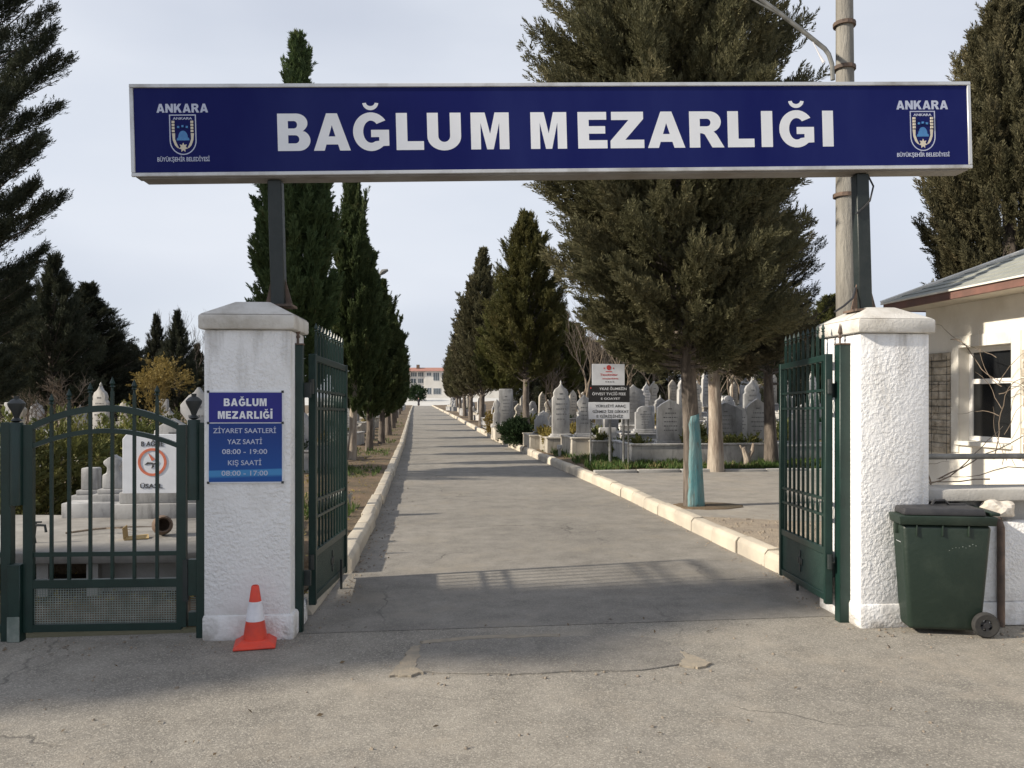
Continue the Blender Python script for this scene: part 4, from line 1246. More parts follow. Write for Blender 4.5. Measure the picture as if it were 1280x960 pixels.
def conifer(root, seed, Ht, Rad, z0, prof, nb, per, cs, el_lo, el_hi, curve, spread, tmpl, fol, bk, trunk_r, s_min=0.12, s_pow=0.6, vis_limb=True, lean=(0, 0), upness=0.35, clumpy=0.0):
    r = np.random.default_rng(seed)
    P, D, S, T = [], [], [], []
    tr = MB()
    nseg = 9
    ax = lambda z: np.array([lean[0] * (z / Ht) ** 1.3 + .05 * math.sin(z * .9 + seed), lean[1] * (z / Ht) ** 1.3 + .05 * math.cos(z * .8 + seed), z])
    pts = [ax(Ht * .97 * i / nseg) for i in range(nseg + 1)]
    pts[0][2] = -0.1
    rad = [max(.012, trunk_r * (1 - .96 * i / nseg) * (1.15 if i == 0 else 1)) for i in range(nseg + 1)]
    tr.tube(pts, rad, 10)
    for i in range(nb):
        t = ((i + r.uniform(0, 1)) / nb)
        zb = z0 + (Ht - z0) * t * .96
        Rb = Rad * max(.03, prof(t)) * r.uniform(.70, 1.12)
        az = i * 2.39996 + r.normal(0, .35)
        el = el_lo + (el_hi - el_lo) * t + r.normal(0, .12)
        n = max(5, int(per * (.25 + Rb / Rad)))
        s = s_min + (1 - s_min) * r.uniform(0, 1, n) ** s_pow
        o = np.array([math.cos(az), math.sin(az), 0]); lt = np.array([-o[1], o[0], 0])
        base = ax(zb)
        hor = s * Rb
        z = math.tan(el) * hor + curve * s * s * Rb
        wv = spread * Rb * (1.08 - s * .8)
        off = r.normal(0, 1, (n, 3)) * wv[:, None] * np.array([.6, .6, .55])
        if clumpy:                                    # gather sprigs into tufts
            g = r.integers(0, max(2, n // 9), n)
            gs = s_min + (1 - s_min) * r.uniform(0, 1, g.max() + 1) ** s_pow
            go = r.normal(0, 1, (g.max() + 1, 3)) * (spread * Rb * (1.08 - gs * .8))[:, None] * np.array([.7, .7, .6])
            s = s * (1 - clumpy) + gs[g] * clumpy
            hor = s * Rb
            z = math.tan(el) * hor + curve * s * s * Rb
            off = off * (1 - clumpy) + go[g] * clumpy
        p = base + o * hor[:, None] + np.stack([0 * z, 0 * z, z], 1) + off
        slope = np.arctan(math.tan(el) + 2 * curve * s)
        dd = o * np.cos(slope)[:, None] + np.stack([0 * z, 0 * z, np.sin(slope)], 1) + off / (np.linalg.norm(off, axis=1, keepdims=True) + .05) * .55 + np.array([0, 0, upness]) + r.normal(0, .22, (n, 3))
        P.append(p); D.append(dd)
        S.append(cs * r.uniform(.65, 1.2, n) * (1 - .25 * s))
        tb = r.uniform(0, .62) ** 1.2
        T.append(np.clip(tb + r.normal(.12, .17, n) + .18 * (s - .6), 0, 1))
        if vis_limb and Rb > .25 and el < .8:
            q = [base + o * (f * Rb * .9) + np.array([0, 0, math.tan(el) * f * Rb * .9 + curve * f * f * Rb * .8]) for f in (0, .35, .7, 1)]
            tr.tube(q, [trunk_r * .22 * (1 - t * .6), trunk_r * .15 * (1 - t * .6), .012, .005], 5)
    tp = ax(Ht * .95)
    n = 14
    P.append(tp + np.stack([r.normal(0, .04, n), r.normal(0, .04, n), r.uniform(-.5, .12, n)], 1) * (Ht / 9)); D.append(np.array([0, 0, 1]) + r.normal(0, .25, (n, 3))); S.append(np.full(n, cs)); T.append(r.uniform(0, .6, n))
    PA = np.concatenate(P)
    top = np.percentile(PA[:, 2], 99.7)
    hi = PA[:, 2] > z0
    top = max(top, 1e-3)
    PA[hi, 2] = z0 + (PA[hi, 2] - z0) * (Ht - z0) / (top - z0)
    PA[:, 2] = np.minimum(PA[:, 2], Ht + (PA[:, 2] - Ht) * .15) if False else np.where(PA[:, 2] > Ht, Ht - (PA[:, 2] - Ht) * .6, PA[:, 2])
    tr.build('trunk', bk, root, smooth=True)
    root_axis[root.name] = (pts, rad)
    sprigs_to_mesh('crown', PA, np.concatenate(D), np.concatenate(S), np.concatenate(T), tmpl, fol, seed, root)
    return root
def pl_(tab):
    xs, ys_ = zip(*tab)
    return lambda t: float(np.interp(t, xs, ys_))
PR_B1 = pl_([(0, .62), (.08, .92), (.25, 1), (.5, .96), (.7, .82), (.85, .58), (.95, .3), (1, .1)])
PR_COL = pl_([(0, .65), (.08, .95), (.25, 1), (.45, .80), (.65, .48), (.82, .22), (1, .05)])
PR_CON = pl_([(0, .7), (.08, 1), (.3, .92), (.55, .64), (.8, .32), (1, .05)])
PR_SPR = pl_([(0, .85), (.12, 1), (.4, .78), (.7, .45), (1, .05)])
def tree(label, px, d, zg=0.15, cat='tree', name='cypress_tree', group=None, rot=0.0):
    p = dp(px, 497, d)
    return thing(name, label, cat, (p.x, p.y, zg), rot, group)
def copy_tree_at(src, label, px, d, hs, rs, rot, zg=0.15, group=None):
    c = copy_tree(src)
    p = dp(px, 497, d)
    c.location = (p.x, p.y, zg)
    c.scale = (rs, rs, hs)
    c.rotation_euler = (0, 0, rot)
    c['label'] = label
    if group: c['group'] = group
    elif 'group' in c: del c['group']
    return c

# --- right of the road
GR_R = 'cypresses along the right kerb'
t = tree('big broad cypress with turquoise paint on its trunk beside the right kerb', 866, 12.3, 0.165)
conifer(t, 101, 9.9, 2.12, 2.1, PR_B1, 460, 215, .205, .05, .85, .25, .19, SP_CYP, M_['fol_cyp'], M_['bark'], .15, s_min=.1, s_pow=.55, clumpy=.5, lean=(.32, 0))
B1 = t
t.scale = (1, .74, 1)
t.rotation_euler = (0, R(-4.3), 0)
# turquoise paint round the right side of the trunk
b = MB()
vs, fs = [], []
ap, ar = root_axis[t.name]
for i in range(13):
    z = -0.05 + 1.45 * i / 12
    k_ = next(q_ for q_ in range(len(ap) - 1) if ap[q_ + 1][2] >= z)
    f_ = (z - ap[k_][2]) / (ap[k_ + 1][2] - ap[k_][2])
    c_ = ap[k_] + (ap[k_ + 1] - ap[k_]) * f_
    rad_ = ar[k_] + (ar[k_ + 1] - ar[k_]) * f_ + .004
    k0, k1 = -138 + 22 * (i / 12) + 2.2 * math.sin(i * 2.7) + 1.5 * math.sin(i * 5.1), 35
    if i == 12: k0 += 12
    for k in range(11):
        a_ = R(k0 + (k1 - k0) * k / 10)
        vs.append((c_[0] + rad_ * math.cos(a_), c_[1] + rad_ * math.sin(a_), z + (.05 * k / 10 if i == 12 else 0)))
fs = [(i * 11 + k, i * 11 + k + 1, (i + 1) * 11 + k + 1, (i + 1) * 11 + k) for i in range(12) for k in range(10)]
b.add(vs, fs); o = b.build('painted_strip', M_['bluepaint'], t, smooth=True)
md = o.modifiers.new('thick', 'SOLIDIFY'); md.thickness = 0.008; md.offset = -1
# soil ring and bit of broken kerb at its foot
b = MB(); p = dp(880, 497, 12.35)
b.slab(ragged([(max(3.95, p.x + .62 * math.cos(R(a_))), p.y + .38 * math.sin(R(a_))) for a_ in range(0, 360, 24)], 2, .02, 6), 0.1, 0.185)
struct(b.build('tree_pit', M_['soil'], bevel=0.01), 'soil ring round the foot of the painted cypress', 'soil')

t = tree('pale trunked cypress rising behind the big painted cypress', 892, 18.2, 0.17)
conifer(t, 102, 8.5, 2.1, 2.3, PR_B1, 240, 110, .27, -.12, .8, .25, .25, SP_CYP, M_['fol_cyp'], M_['palebark'], .18, clumpy=.5)
B1b = t
t = tree('spreading dark conifer with drooping open branches right of the pale trunk', 962, 19.5, 0.17, name='conifer_tree')
conifer(t, 103, 6.2, 2.0, 2.0, PR_SPR, 66, 54, .28, .05, .55, .28, .10, SP_SPR, M_['fol_dark'], M_['bark'], .17, s_min=.2)
B1c = t
t = tree('tall conical cypress with bare lower trunk beside the round bush at the right kerb', 659, 29.5, 0.16, group=GR_R)
conifer(t, 104, 8.3, 1.6, 2.2, PR_CON, 230, 85, .28, .35, .95, .3, .2, SP_CYP, M_['fol_olive'], M_['bark'], .15, clumpy=.45)
B2 = t
t = tree('dense dark cypress next beyond the bare trunked one along the right kerb', 603, 47, 0.16, group=GR_R)
conifer(t, 105, 10.2, 1.75, 1.6, PR_COL, 250, 90, .33, .6, 1.1, .2, .18, SP_COL, M_['fol_cyp'], M_['bark'], .18, clumpy=.4)
B3 = t
for i, (px, d, hs, rs) in enumerate(((589, 59, .96, .95), (581, 72, .92, .95), (575, 86, .9, .95), (571, 100, .88, 1.0), (568, 116, .88, 1.0), (566, 134, .9, 1.0), (564, 154, .92, 1.0))):
    copy_tree_at(B3, 'dark cypress in the far right row, %s beyond the dense dark one' % ('first', 'second', 'third', 'fourth', 'fifth', 'sixth', 'seventh')[i], px, d, hs, rs, i * 1.3, group=GR_R)
copy_tree_at(B2, 'greenish cypress half hidden behind the tall conical one near the bush', 632, 37, .82, .9, 2.0, group=GR_R)
copy_tree_at(B2, 'small cypress tip showing between the conical cypress and the bare trees', 700, 38, .72, .8, 4.0, group='cypresses among the right graves')
# columnar cypress behind the house
t = tree('huge dense cypress column rising behind the grey house roof', 1262, 17.5, 0.0)
conifer(t, 106, 11.6, 1.75, .4, PR_COL, 460, 170, .26, .9, 1.2, .1, .14, SP_CYP, M_['fol_cyp'], M_['bark'], .25, s_min=.35, clumpy=.4)
COLT = t
# --- left of the road
GR_L = 'cypresses along the left verge'
t = tree('tall slim cypress column behind the left gate leaf', 371, 19.3, 0.15, group=GR_L)
conifer(t, 107, 10.2, 1.02, 1.2, PR_COL, 360, 130, .28, 1.0, 1.25, .05, .15, SP_COL, M_['fol_col'], M_['bark'], .17, s_min=.3, clumpy=.35)
A1 = t
c = copy_tree_at(A1, 'pale trunked cypress standing on the soil verge right of the slim column', 441, 21.8, .775, .72, 1.1, group=GR_L)
for ch in kids(c):
    if ch.name.startswith('trunk'):
        ch.material_slots[0].link = 'OBJECT'; ch.material_slots[0].material = M_['palebark']
for i, (px, d, hs, rs) in enumerate(((461, 25.5, .62, .7), (478, 29.5, .58, .75), (486, 36, .60, .85), (490, 44, .60, .9), (493, 54, .60, .95), (496, 66, .60, .95), (499, 82, .58, .95), (501, 100, .58, 1.0), (503, 122, .58, 1.0))):
    copy_tree_at(A1, 'dark cypress in the left verge row, %s beyond the pale trunked one' % ('first', 'second', 'third', 'fourth', 'fifth', 'sixth', 'seventh', 'eighth', 'ninth')[i], px, d, hs, rs, i * 1.7, group=GR_L)
t = tree('big dark conifer with upswept branches at the far left behind the small gate', -38, 17.0, 0.1, name='conifer_tree')
conifer(t, 108, 12.6, 1.95, 1.6, pl_([(0, .5), (.1, .7), (.3, .8), (.5, 1), (.75, .75), (1, .1)]), 120, 260, .27, .15, .55, .32, .13, SP_SPR, M_['fol_dark'], M_['bark'], .2, s_min=.15)
L0 = t
GR_D = 'dark conifers behind the left graves'
t = tree('dark bushy conifer between the far left conifer and the pointed grey tipped one', 66, 30, 0.1, name='conifer_tree', group=GR_D)
conifer(t, 109, 6.9, 1.75, 0.9, pl_([(0, .85), (.1, 1), (.35, .82), (.6, .52), (.8, .22), (1, .02)]), 200, 90, .32, .15, .7, .3, .18, SP_SPR, M_['fol_dark'], M_['bark'], .2)
L1 = t
for i, (px, d, hs, rs, lab) in enumerate(((108, 33, .90, 1.4, 'dark conifer with slender grey tip above the small gate'), (146, 38, .66, 1.35, 'dark sloping conifer right of the grey tipped one'), (20, 33, .95, 1.4, 'dark conifer low behind the far left upswept conifer'), (168, 60, .80, 1.0, 'far small conifer tip left of the twin small conifers'),
                                   (195, 44, .88, .62, 'left one of the twin small conifers over the yellow shrub'), (221, 42, .88, .66, 'right one of the twin small conifers over the yellow shrub'), (246, 70, .9, 1.0, 'distant conifer just left of the left pillar'), (285, 66, .9, 1.1, 'distant conifer mostly behind the left pillar'))):
    copy_tree_at(L1, lab, px, d, hs, rs, i * 1.1 + .5, group=GR_D)
# --- background belt beyond the graves on the right
lab_bg = 'conifer in the background belt beyond the right graves, %s from the left'
bgl = [(640, 62, 1.0, 1.1), (668, 58, .9, 1.2), (722, 55, .8, 1.1), (745, 48, .72, 1.0), (778, 52, .8, 1.2), (815, 47, .85, 1.2), (905, 44, .9, 1.3), (935, 40, .7, 1.2), (985, 36, .72, 1.1), (1012, 33, .70, 1.15), (1035, 40, .8, 1.2), (1080, 45, .8, 1.3), (1120, 50, .8, 1.3)]
on = ('first', 'second', 'third', 'fourth', 'fifth', 'sixth', 'seventh', 'eighth', 'ninth', 'tenth', 'eleventh', 'twelfth', 'thirteenth', 'fourteenth')
for i, (px, d, hs, rs) in enumerate(bgl):
    copy_tree_at(L1 if i % 2 else B2, lab_bg % on[i], px, d, hs, rs, i * 2.1, group='background conifers beyond the right graves')
# --- trees standing left of the photograph whose shade falls on the gateway
def at_xy(src, label, x, y, hs, rs, rot, group='trees outside the gate'):
    c = copy_tree(src); c.location = (x, y, 0); c.scale = (rs, rs, hs); c.rotation_euler = (0, 0, rot); c['label'] = label; c['group'] = group
    return c
at_xy(A1, 'slim cypress standing outside the left end of the fence', -17.0, 4.35, 1.30, 1.40, 2.2)
at_xy(B1c, 'open branched conifer standing beside the street left of the gate', -15.0, 1.3, 1.35, 1.1, 2.9)

# ------------------------------------------------------------------ bare trees and shrubs
def bare(root, seed, Ht, r0, spread, levels, bk, up=0.25, fork=3, leaf=None, first=0.35):
    r = random.Random(seed)
    b = MB()
    tips = []
    def grow(p, d, L, rad, lv):
        n = 3
        pts = [p]; q_ = p.copy(); dd = d.copy()
        for i in range(n):
            dd = (dd + Vector((r.gauss(0, .14), r.gauss(0, .14), r.gauss(.03, .1)))).normalized()
            q_ = q_ + dd * (L / n); pts.append(q_.copy())
        b.tube(pts, [rad * (1 - .35 * i / n) for i in range(n + 1)], 6 if lv > levels - 2 else 3, cap=False)
        if lv == 0:
            tips.append((q_, dd)); return
        for k in range(fork if lv > 1 else fork + 1):
            a_ = r.uniform(0, 6.28)
            s1 = dd.orthogonal().normalized(); s2 = dd.cross(s1)
            nd = (dd + (s1 * math.cos(a_) + s2 * math.sin(a_)) * spread * r.uniform(.6, 1.2) + Vector((0, 0, up))).normalized()
            st = pts[-1] if k < 2 else pts[r.choice((1, 2))]
            grow(st, nd, L * r.uniform(.62, .85), max(rad * .58, .004), lv - 1)
    grow(Vector((0, 0, -.05)), Vector((r.uniform(-.1, .1), r.uniform(-.1, .1), 1)).normalized(), Ht * first, r0, levels)
    b.build('branches', bk, root, fix=False)
    if leaf:
        rg = np.random.default_rng(seed)
        P = np.array([tuple(p) for p, d in tips for _ in range(3)]) + rg.normal(0, .10, (len(tips) * 3, 3))
        D = np.array([tuple(d) for p, d in tips for _ in range(3)]) + rg.normal(0, .5, (len(tips) * 3, 3))
        sprigs_to_mesh('foliage', P, D, rg.uniform(.08, .18, len(P)), rg.uniform(0, 1, len(P)), SP_FAR, leaf, seed, root)
    return root
GR_B = 'bare trees among the right graves'
BT = bare(tree('bare branching tree behind the graves left of the white notice boards', 697, 31, .16, name='bare_tree', group=GR_B), 201, 3.2, .07, .75, 5, M_['twig'])
BT2 = bare(tree('tall brown bare tree rising right behind the white notice boards', 742, 33, .16, name='bare_tree', group=GR_B), 202, 5.2, .08, .5, 5, M_['twig'], up=.45)
for i, (src, px, d, hs, rs, lab) in enumerate(((BT2, 770, 37, .95, 1.1, 'brown bare tree right of the notice boards'), (BT2, 905, 30, .85, .9, 'brown bare tree behind the broad grey headstone'), (BT, 935, 34, 1.3, 1.1, 'wide bare tree between the pale trunk and the right gate leaf'), (BT2, 822, 40, .9, 1.2, 'brown bare tree behind the white gabled headstone'), (BT2, 1005, 33, .8, 1.1, 'brown bare tree seen through the right gate leaf'), (BT2, 722, 42, .95, 1.3, 'far brown bare tree left of the notice boards'), (BT2, 880, 38, .95, 1.3, 'far brown bare tree beside the pale trunk'))):
    copy_tree_at(src, lab, px, d, hs, rs, i * 1.9 + .4, group=GR_B)
YS = bare(tree('yellowish half bare shrub tree in front of the twin small conifers', 203, 26, .1, name='shrub_tree'), 203, 2.9, .06, .8, 5, M_['yellowtwig'], leaf=M_['fol_dry'])
BT3 = bare(tree('thin bare tree standing just left of the left pillar', 243, 46, .1, name='bare_tree'), 204, 6.2, .08, .42, 5, M_['twig'], up=.5)
BT4 = bare(tree('grey brown bare shrub in front of the dark conifers behind the small gate', 78, 24, .1, name='bare_shrub'), 205, 2.4, .05, .85, 5, M_['twig'])
copy_tree_at(BT4, 'bare twiggy shrub low beside the far left conifer', 45, 22, .8, 1.0, 2, .1)

def bush(root, seed, rx, ry, rz, n, size, fol, stems=5):
    r = np.random.default_rng(seed)
    u = r.normal(0, 1, (n, 3)); u /= np.linalg.norm(u, axis=1, keepdims=True)
    k_ = r.uniform(.25, 1, n) ** .5
    lump = 1 + .22 * np.sin(u[:, 0] * 5 + seed) * np.cos(u[:, 1] * 4 + seed * 2) + .15 * np.sin(u[:, 2] * 7)
    P = u * (k_ * lump)[:, None] * np.array([rx, ry, rz]) + np.array([0, 0, rz * .9])
    P = P[P[:, 2] > .03]; n = len(P)
    D = (P - np.array([0, 0, rz * .4])) / max(rx, rz) + np.array([0, 0, .5]) + r.normal(0, .45, (n, 3))
    sprigs_to_mesh('foliage', P, D, size * r.uniform(.6, 1.3, n), np.clip(r.uniform(0, 1, n) * .8 + .1 * r.normal(0, 1, n), 0, 1), SP_FAR, fol, seed, root)
    b = MB()
    rr_ = random.Random(seed)
    for i in range(stems):
        a_ = rr_.uniform(0, 6.28); q_ = rr_.uniform(.2, .6)
        b.tube([(0, 0, -.05), (rx * q_ * .5 * math.cos(a_), ry * q_ * .5 * math.sin(a_), rz * .6), (rx * q_ * math.cos(a_), ry * q_ * math.sin(a_), rz * 1.3)], [.03, .02, .006], 5)
    b.build('stems', M_['bark'], root)
    return root
bush(tree('dark round bush at the right kerb beside the bare trunked cypress', 646, 28.6, .16, 'bush', 'bush'), 301, .52, .52, .46, 1500, .16, M_['fol_hedge'])
GR_H = 'bushes behind the small gate'
for i, (px, d, rx, rz, n, lab) in enumerate(((72, 11.6, .75, .72, 1500, 'leafy bush behind the left bars of the small gate'), (20, 11.0, .6, .62, 1200, 'leafy bush left of the small gate hinge'), (112, 12.6, .7, .66, 1300, 'leafy bush behind the middle bars of the small gate'), (160, 14.0, .8, .72, 1400, 'leafy bush behind the white prohibition board'), (207, 17.5, .8, .7, 1300, 'leafy bush left of the pillar behind the graves'), (-30, 12, .9, .8, 1500, 'leafy bush at the left picture edge'))):
    bush(tree(lab, px, d, .1, 'bush', 'bush', GR_H), 310 + i, rx, rx * .8, rz * 1.05, int(n * .62), .15, M_['fol_bush'])
GR_S = 'small shrubs among the right graves'
SB = bush(tree('small green shrub at the edge of the long white family plot', 778, 21.6, ZG, 'bush', 'bush', GR_S), 340, .3, .3, .28, 420, .13, M_['fol_bush'])
SD = bush(tree('small dry brown shrub beside the small cream grave', 690, 25.2, ZG, 'bush', 'bush', GR_S), 341, .28, .28, .36, 300, .13, M_['fol_dry'])
for i, (src_, px, d, sc, lab) in enumerate(((SD, 722, 25.5, 1.2, 'dry shrub left of the tall narrow headstone'), (SB, 745, 25.5, 1.2, 'green shrub behind the low cream plot'), (SD, 826, 27, 1.5, 'tall dry shrub behind the white family plot'), (SB, 868, 25, 1.3, 'green shrub just left of the pale trunk'), (SD, 932, 24, 1.3, 'dry shrub right of the broad grey headstone'), (SB, 985, 24, 1.5, 'green shrub seen through the right gate leaf'), (SD, 618, 36, 1.5, 'dry shrub left of the tall grey slab'), (SB, 662, 33, 1.6, 'green shrub behind the bare trunked cypress'))):
    c = copy_tree_at(src_, lab, px, d, sc, sc, i * 1.4, ZG, GR_S)
    c.location.z += rise(c.location.x, c.location.y)
bush(tree('dark green tree standing before the far white building', 520.5, 204, 1.0, 'tree', 'round_tree'), 330, 2.1, 2.1, 2.0, 1200, .6, M_['fol_hedge'])

# ------------------------------------------------------------------ graves
def outline(style, w, h):
    a = w / 2
    if style == 'gabled':
        return [(-a, 0), (a, 0), (a, h * .80), (a * .82, h * .84), (a * .70, h * .88), (0, h), (-a * .70, h * .88), (-a * .82, h * .84), (-a, h * .80)]
    if style == 'ogee':
        r_ = [(a, 0), (a, h * .70), (a * .80, h * .74), (a * .86, h * .80), (a * .66, h * .87), (a * .32, h * .91), (a * .14, h * .95), (0.0, h)]
        return r_ + [(-x, z) for x, z in r_[::-1][1:]]
    if style == 'arched':
        return [(-a, 0), (a, 0), (a, h * .72), (a * .86, h * .74)] + arc(0, h * .74, a * .82, h * .26, 0, 180, 12) + [(-a * .86, h * .74), (-a, h * .72)]
    if style == 'scrolled':
        r_ = [(a, 0), (a, h * .40), (a * .62, h * .46), (a * .55, h * .62), (a * .9, h * .72), (a * .92, h * .8), (a * .5, h * .9), (a * .2, h * .94), (0.0, h)]
        return r_ + [(-x, z) for x, z in r_[::-1][1:]]
    return [(-a, 0), (a, 0), (a, h * .94), (a * .88, h), (-a * .88, h), (-a, h * .94)]
def headstone_parts(t, x, y, z, w, h, style, mat, th=.13, text=True, seed=0):
    b = MB()
    b.prism([(px + x, pz + z + .16) for px, pz in outline(style, w, h - .16)], y, y + th)
    hs = b.build('headstone', mat, t, bevel=.014)
    b = MB(); b.box(x - w / 2 - .09, x + w / 2 + .09, y - .09, y + th + .09, z, z + .10); b.box(x - w / 2 - .04, x + w / 2 + .04, y - .04, y + th + .04, z + .1003, z + .159)
    b.build('plinth', mat, t, bevel=.01)
    if style == 'ogee' and seed % 2:
        b = MB(); b.lathe([(.02, h - .03), (.03, h + .015), (.018, h + .045), (.004, h + .075)], 8, (x, y + th / 2, z)); b.build('finial', mat, hs, smooth=True)
    if text:
        r8 = random.Random(seed)
        b = MB()
        for k in range(5):
            zz_ = z + h * (.70 - .09 * k)
            ww = w * r8.uniform(.35, .62)
            xx_ = x - ww / 2
            while xx_ < x + ww / 2:
                l_ = r8.uniform(.02, .06)
                b.box(xx_, xx_ + l_, y - .003, y + .002, zz_, zz_ + h * .022)
                xx_ += l_ + .018
        b.box(x - .05, x + .05, y - .003, y + .002, z + h * .79, z + h * .815)
        b.build('inscription', M_['carve'], hs)
    return hs
def plot(t, x0, x1, y0, y1, h, mat, fill=True, z=0.0):
    b = MB(); e = .11
    b.box(x0, x1, y0, y0 + e, z - .05, z + h); b.box(x0, x1, y1 - e, y1, z - .05, z + h)
    b.box(x0, x0 + e, y0 + e + .0005, y1 - e - .0005, z - .05, z + h); b.box(x1 - e, x1, y0 + e + .0005, y1 - e - .0005, z - .05, z + h)
    b.box(x0 - .025, x1 + .025, y0 - .025, y0 + e + .01, z + h + .0005, z + h + .05); b.box(x0 - .025, x1 + .025, y1 - e - .01, y1 + .025, z + h + .0005, z + h + .05)
    b.box(x0 - .025, x0 + e + .01, y0 + e + .011, y1 - e - .011, z + h + .0005, z + h + .05); b.box(x1 - e - .01, x1 + .025, y0 + e + .011, y1 - e - .011, z + h + .0005, z + h + .05)
    b.build('plot_frame', mat, t, bevel=.008, seg=1)
    if fill:
        b = MB(); b.box(x0 + e, x1 - e, y0 + e, y1 - e, z, z + h - .03); b.build('soil_fill', M_['soil'], t)
def plants(t, x0, x1, y0, y1, z, n, seed, size=.16, fol='fol_bush'):
    r = np.random.default_rng(seed)
    c = r.uniform(0, 1, (max(2, n // 25), 2))
    i = r.integers(0, len(c), n)
    P = np.stack([x0 + (x1 - x0) * c[i, 0] + r.normal(0, .07, n), y0 + (y1 - y0) * c[i, 1] + r.normal(0, .07, n), z + r.uniform(0, .16, n)], 1)
    P[:, 0] = np.clip(P[:, 0], x0, x1); P[:, 1] = np.clip(P[:, 1], y0, y1)
    D = np.array([0, 0, .8]) + r.normal(0, .5, (n, 3))
    sprigs_to_mesh('plants', P, D, size * r.uniform(.6, 1.2, n), r.uniform(0, 1, n), SP_FAR, M_[fol], seed, t)
def grave(label, px, d, z=ZG, rot=0.0, group=None):
    p = dp(px, 497, d)
    return thing('grave', label, 'grave', (p.x, p.y, z + (rise(p.x, p.y) if p.x > 0 else 0)), rot, group)
GRP = 'graves right of the road'
t = grave('long white family plot with gabled headstone and green plants behind the painted cypress', 789, 19.6, group=GRP)
plot(t, 0.0, 3.9, 0, 1.9, .50, M_['marble']); headstone_parts(t, 1.22, .75, .42, .66, 1.22, 'gabled', M_['marble'], seed=1); headstone_parts(t, 3.1, .95, .42, .62, 1.05, 'arched', M_['marble'], seed=2)
plants(t, .15, 3.7, .15, .65, .46, 260, 5)
t = grave('broad grey double headstone in a low walled plot right of the pale trunk', 916, 20.2, group=GRP)
plot(t, -.75, .95, 0, 1.9, .42, M_['marble2']); headstone_parts(t, .05, .6, .36, .92, 1.2, 'gabled', M_['marble2'], seed=3); plants(t, -.6, .8, .15, .5, .38, 160, 6)
t = grave('white gabled headstone just left of the right gate leaf', 953, 20.4, group=GRP)
plot(t, -.2, 2.2, 0, 1.9, .42, M_['marble']); headstone_parts(t, .12, .55, .36, .60, 1.30, 'gabled', M_['marble'], seed=4); headstone_parts(t, 1.5, .7, .36, .7, 1.2, 'ogee', M_['marble'], seed=24)
t = grave('grave with tall ogee headstone behind the white gabled one by the gate leaf', 951, 24.5, group=GRP)
plot(t, -.5, .5, 0, 1.9, .4, M_['marble2']); headstone_parts(t, 0, .6, .35, .55, 1.75, 'ogee', M_['marble2'], seed=25)
t = grave('dark grey arched headstone on a raised plot right of the notice boards', 810, 22.6, group=GRP)
plot(t, -.7, .75, 0, 1.9, .62, M_['marble']); headstone_parts(t, 0, .3, .62, .55, .82, 'arched', M_['marble2'], seed=5)
t = grave('ornate peaked headstone rising behind the dark grey arched one', 797, 26.5, group=GRP)
plot(t, -.6, .6, 0, 1.9, .6, M_['marble']); headstone_parts(t, 0, .5, .55, .8, 1.45, 'ogee', M_['marble2'], seed=6)
t = grave('cream plot with tall narrow headstone left of the notice boards', 729, 22.4, group=GRP)
plot(t, -.32, .42, 0, 1.8, .52, M_['marble3']); headstone_parts(t, .1, .35, .52, .42, 1.25, 'scrolled', M_['marble'], seed=7)
t = grave('low cream plot seen between the notice board posts', 759, 22.0, group=GRP)
plot(t, -.4, .5, 0, 1.8, .45, M_['marble3']); headstone_parts(t, .15, .5, .42, .5, .42, 'flat', M_['marble'], text=False); plants(t, -.3, .4, .15, .45, .42, 60, 8)
t = grave('tall pointed white slab on stepped base left of the bare branching tree', 701, 24.5, group=GRP)
plot(t, -.42, .42, 0, 1.8, .42, M_['marble3']); headstone_parts(t, .08, .4, .40, .55, 1.75, 'ogee', M_['marble'], seed=9)
t = grave('small cream grave with flower bunch nearest the round bush', 676, 26.0, group=GRP)
plot(t, -.35, .35, 0, 1.8, .42, M_['marble3']); headstone_parts(t, .1, .5, .40, .45, .7, 'arched', M_['marble2'], text=False); plants(t, -.3, .3, .15, .5, .45, 110, 10, fol='fol_dry')
t = grave('tall grey slab with scrolled shoulder just left of the round bush', 634, 33, group=GRP)
plot(t, -.5, .5, 0, 1.8, .5, M_['marble3']); headstone_parts(t, 0, .5, .45, .6, 1.6, 'flat', M_['marble2'], seed=11); headstone_parts(t, -.42, .1, .45, .3, 1.2, 'scrolled', M_['marble'], text=False)
# prototypes copied through the cemetery
protos = []
for i, (st, w_, h_, mat, lab, dbl) in enumerate((('gabled', .50, 1.05, 'marble', 'white gabled', 0), ('ogee', .38, 1.40, 'marble', 'white pointed', 0), ('arched', .46, .92, 'marble2', 'grey arched', 0), ('scrolled', .40, 1.25, 'marble3', 'cream scrolled', 0), ('flat', .34, 1.15, 'marble2', 'grey square topped', 0), ('scrolled', .52, .95, 'marble', 'low white scrolled', 0), ('flat', .55, .70, 'marble3', 'low cream square topped', 0), ('ogee', .48, 1.1, 'marble2', 'grey pointed', 0), ('gabled', .36, 1.3, 'marble3', 'slim cream gabled', 0))):
    t = thing('grave', 'x', 'grave', (0, -50 - i * 3, 0), 0, GRP)
    plot(t, -.42, .42, 0, 1.8, .40 + .03 * (i % 3), M_[('marble', 'marble3', 'marble2')[i % 3]])
    headstone_parts(t, 0, .35, .40, w_, h_, st, M_[mat], text=True, seed=40 + i)
    if i % 2 == 0: plants(t, -.3, .3, .12, .3, .40, 50, 90 + i, fol=('fol_bush', 'fol_hedge', 'fol_dry', 'fol_bush', 'fol_hedge')[i // 2])
    if i in (1, 3, 8):                            # a slim foot stone at the other end
        b = MB(); b.prism([(px_ * .6, pz_ * .55 + .4) for px_, pz_ in outline('ogee', .26, 1.0)], 1.55, 1.64); b.build('foot_stone', M_['marble'], t, bevel=.01)
    protos.append((t, lab))
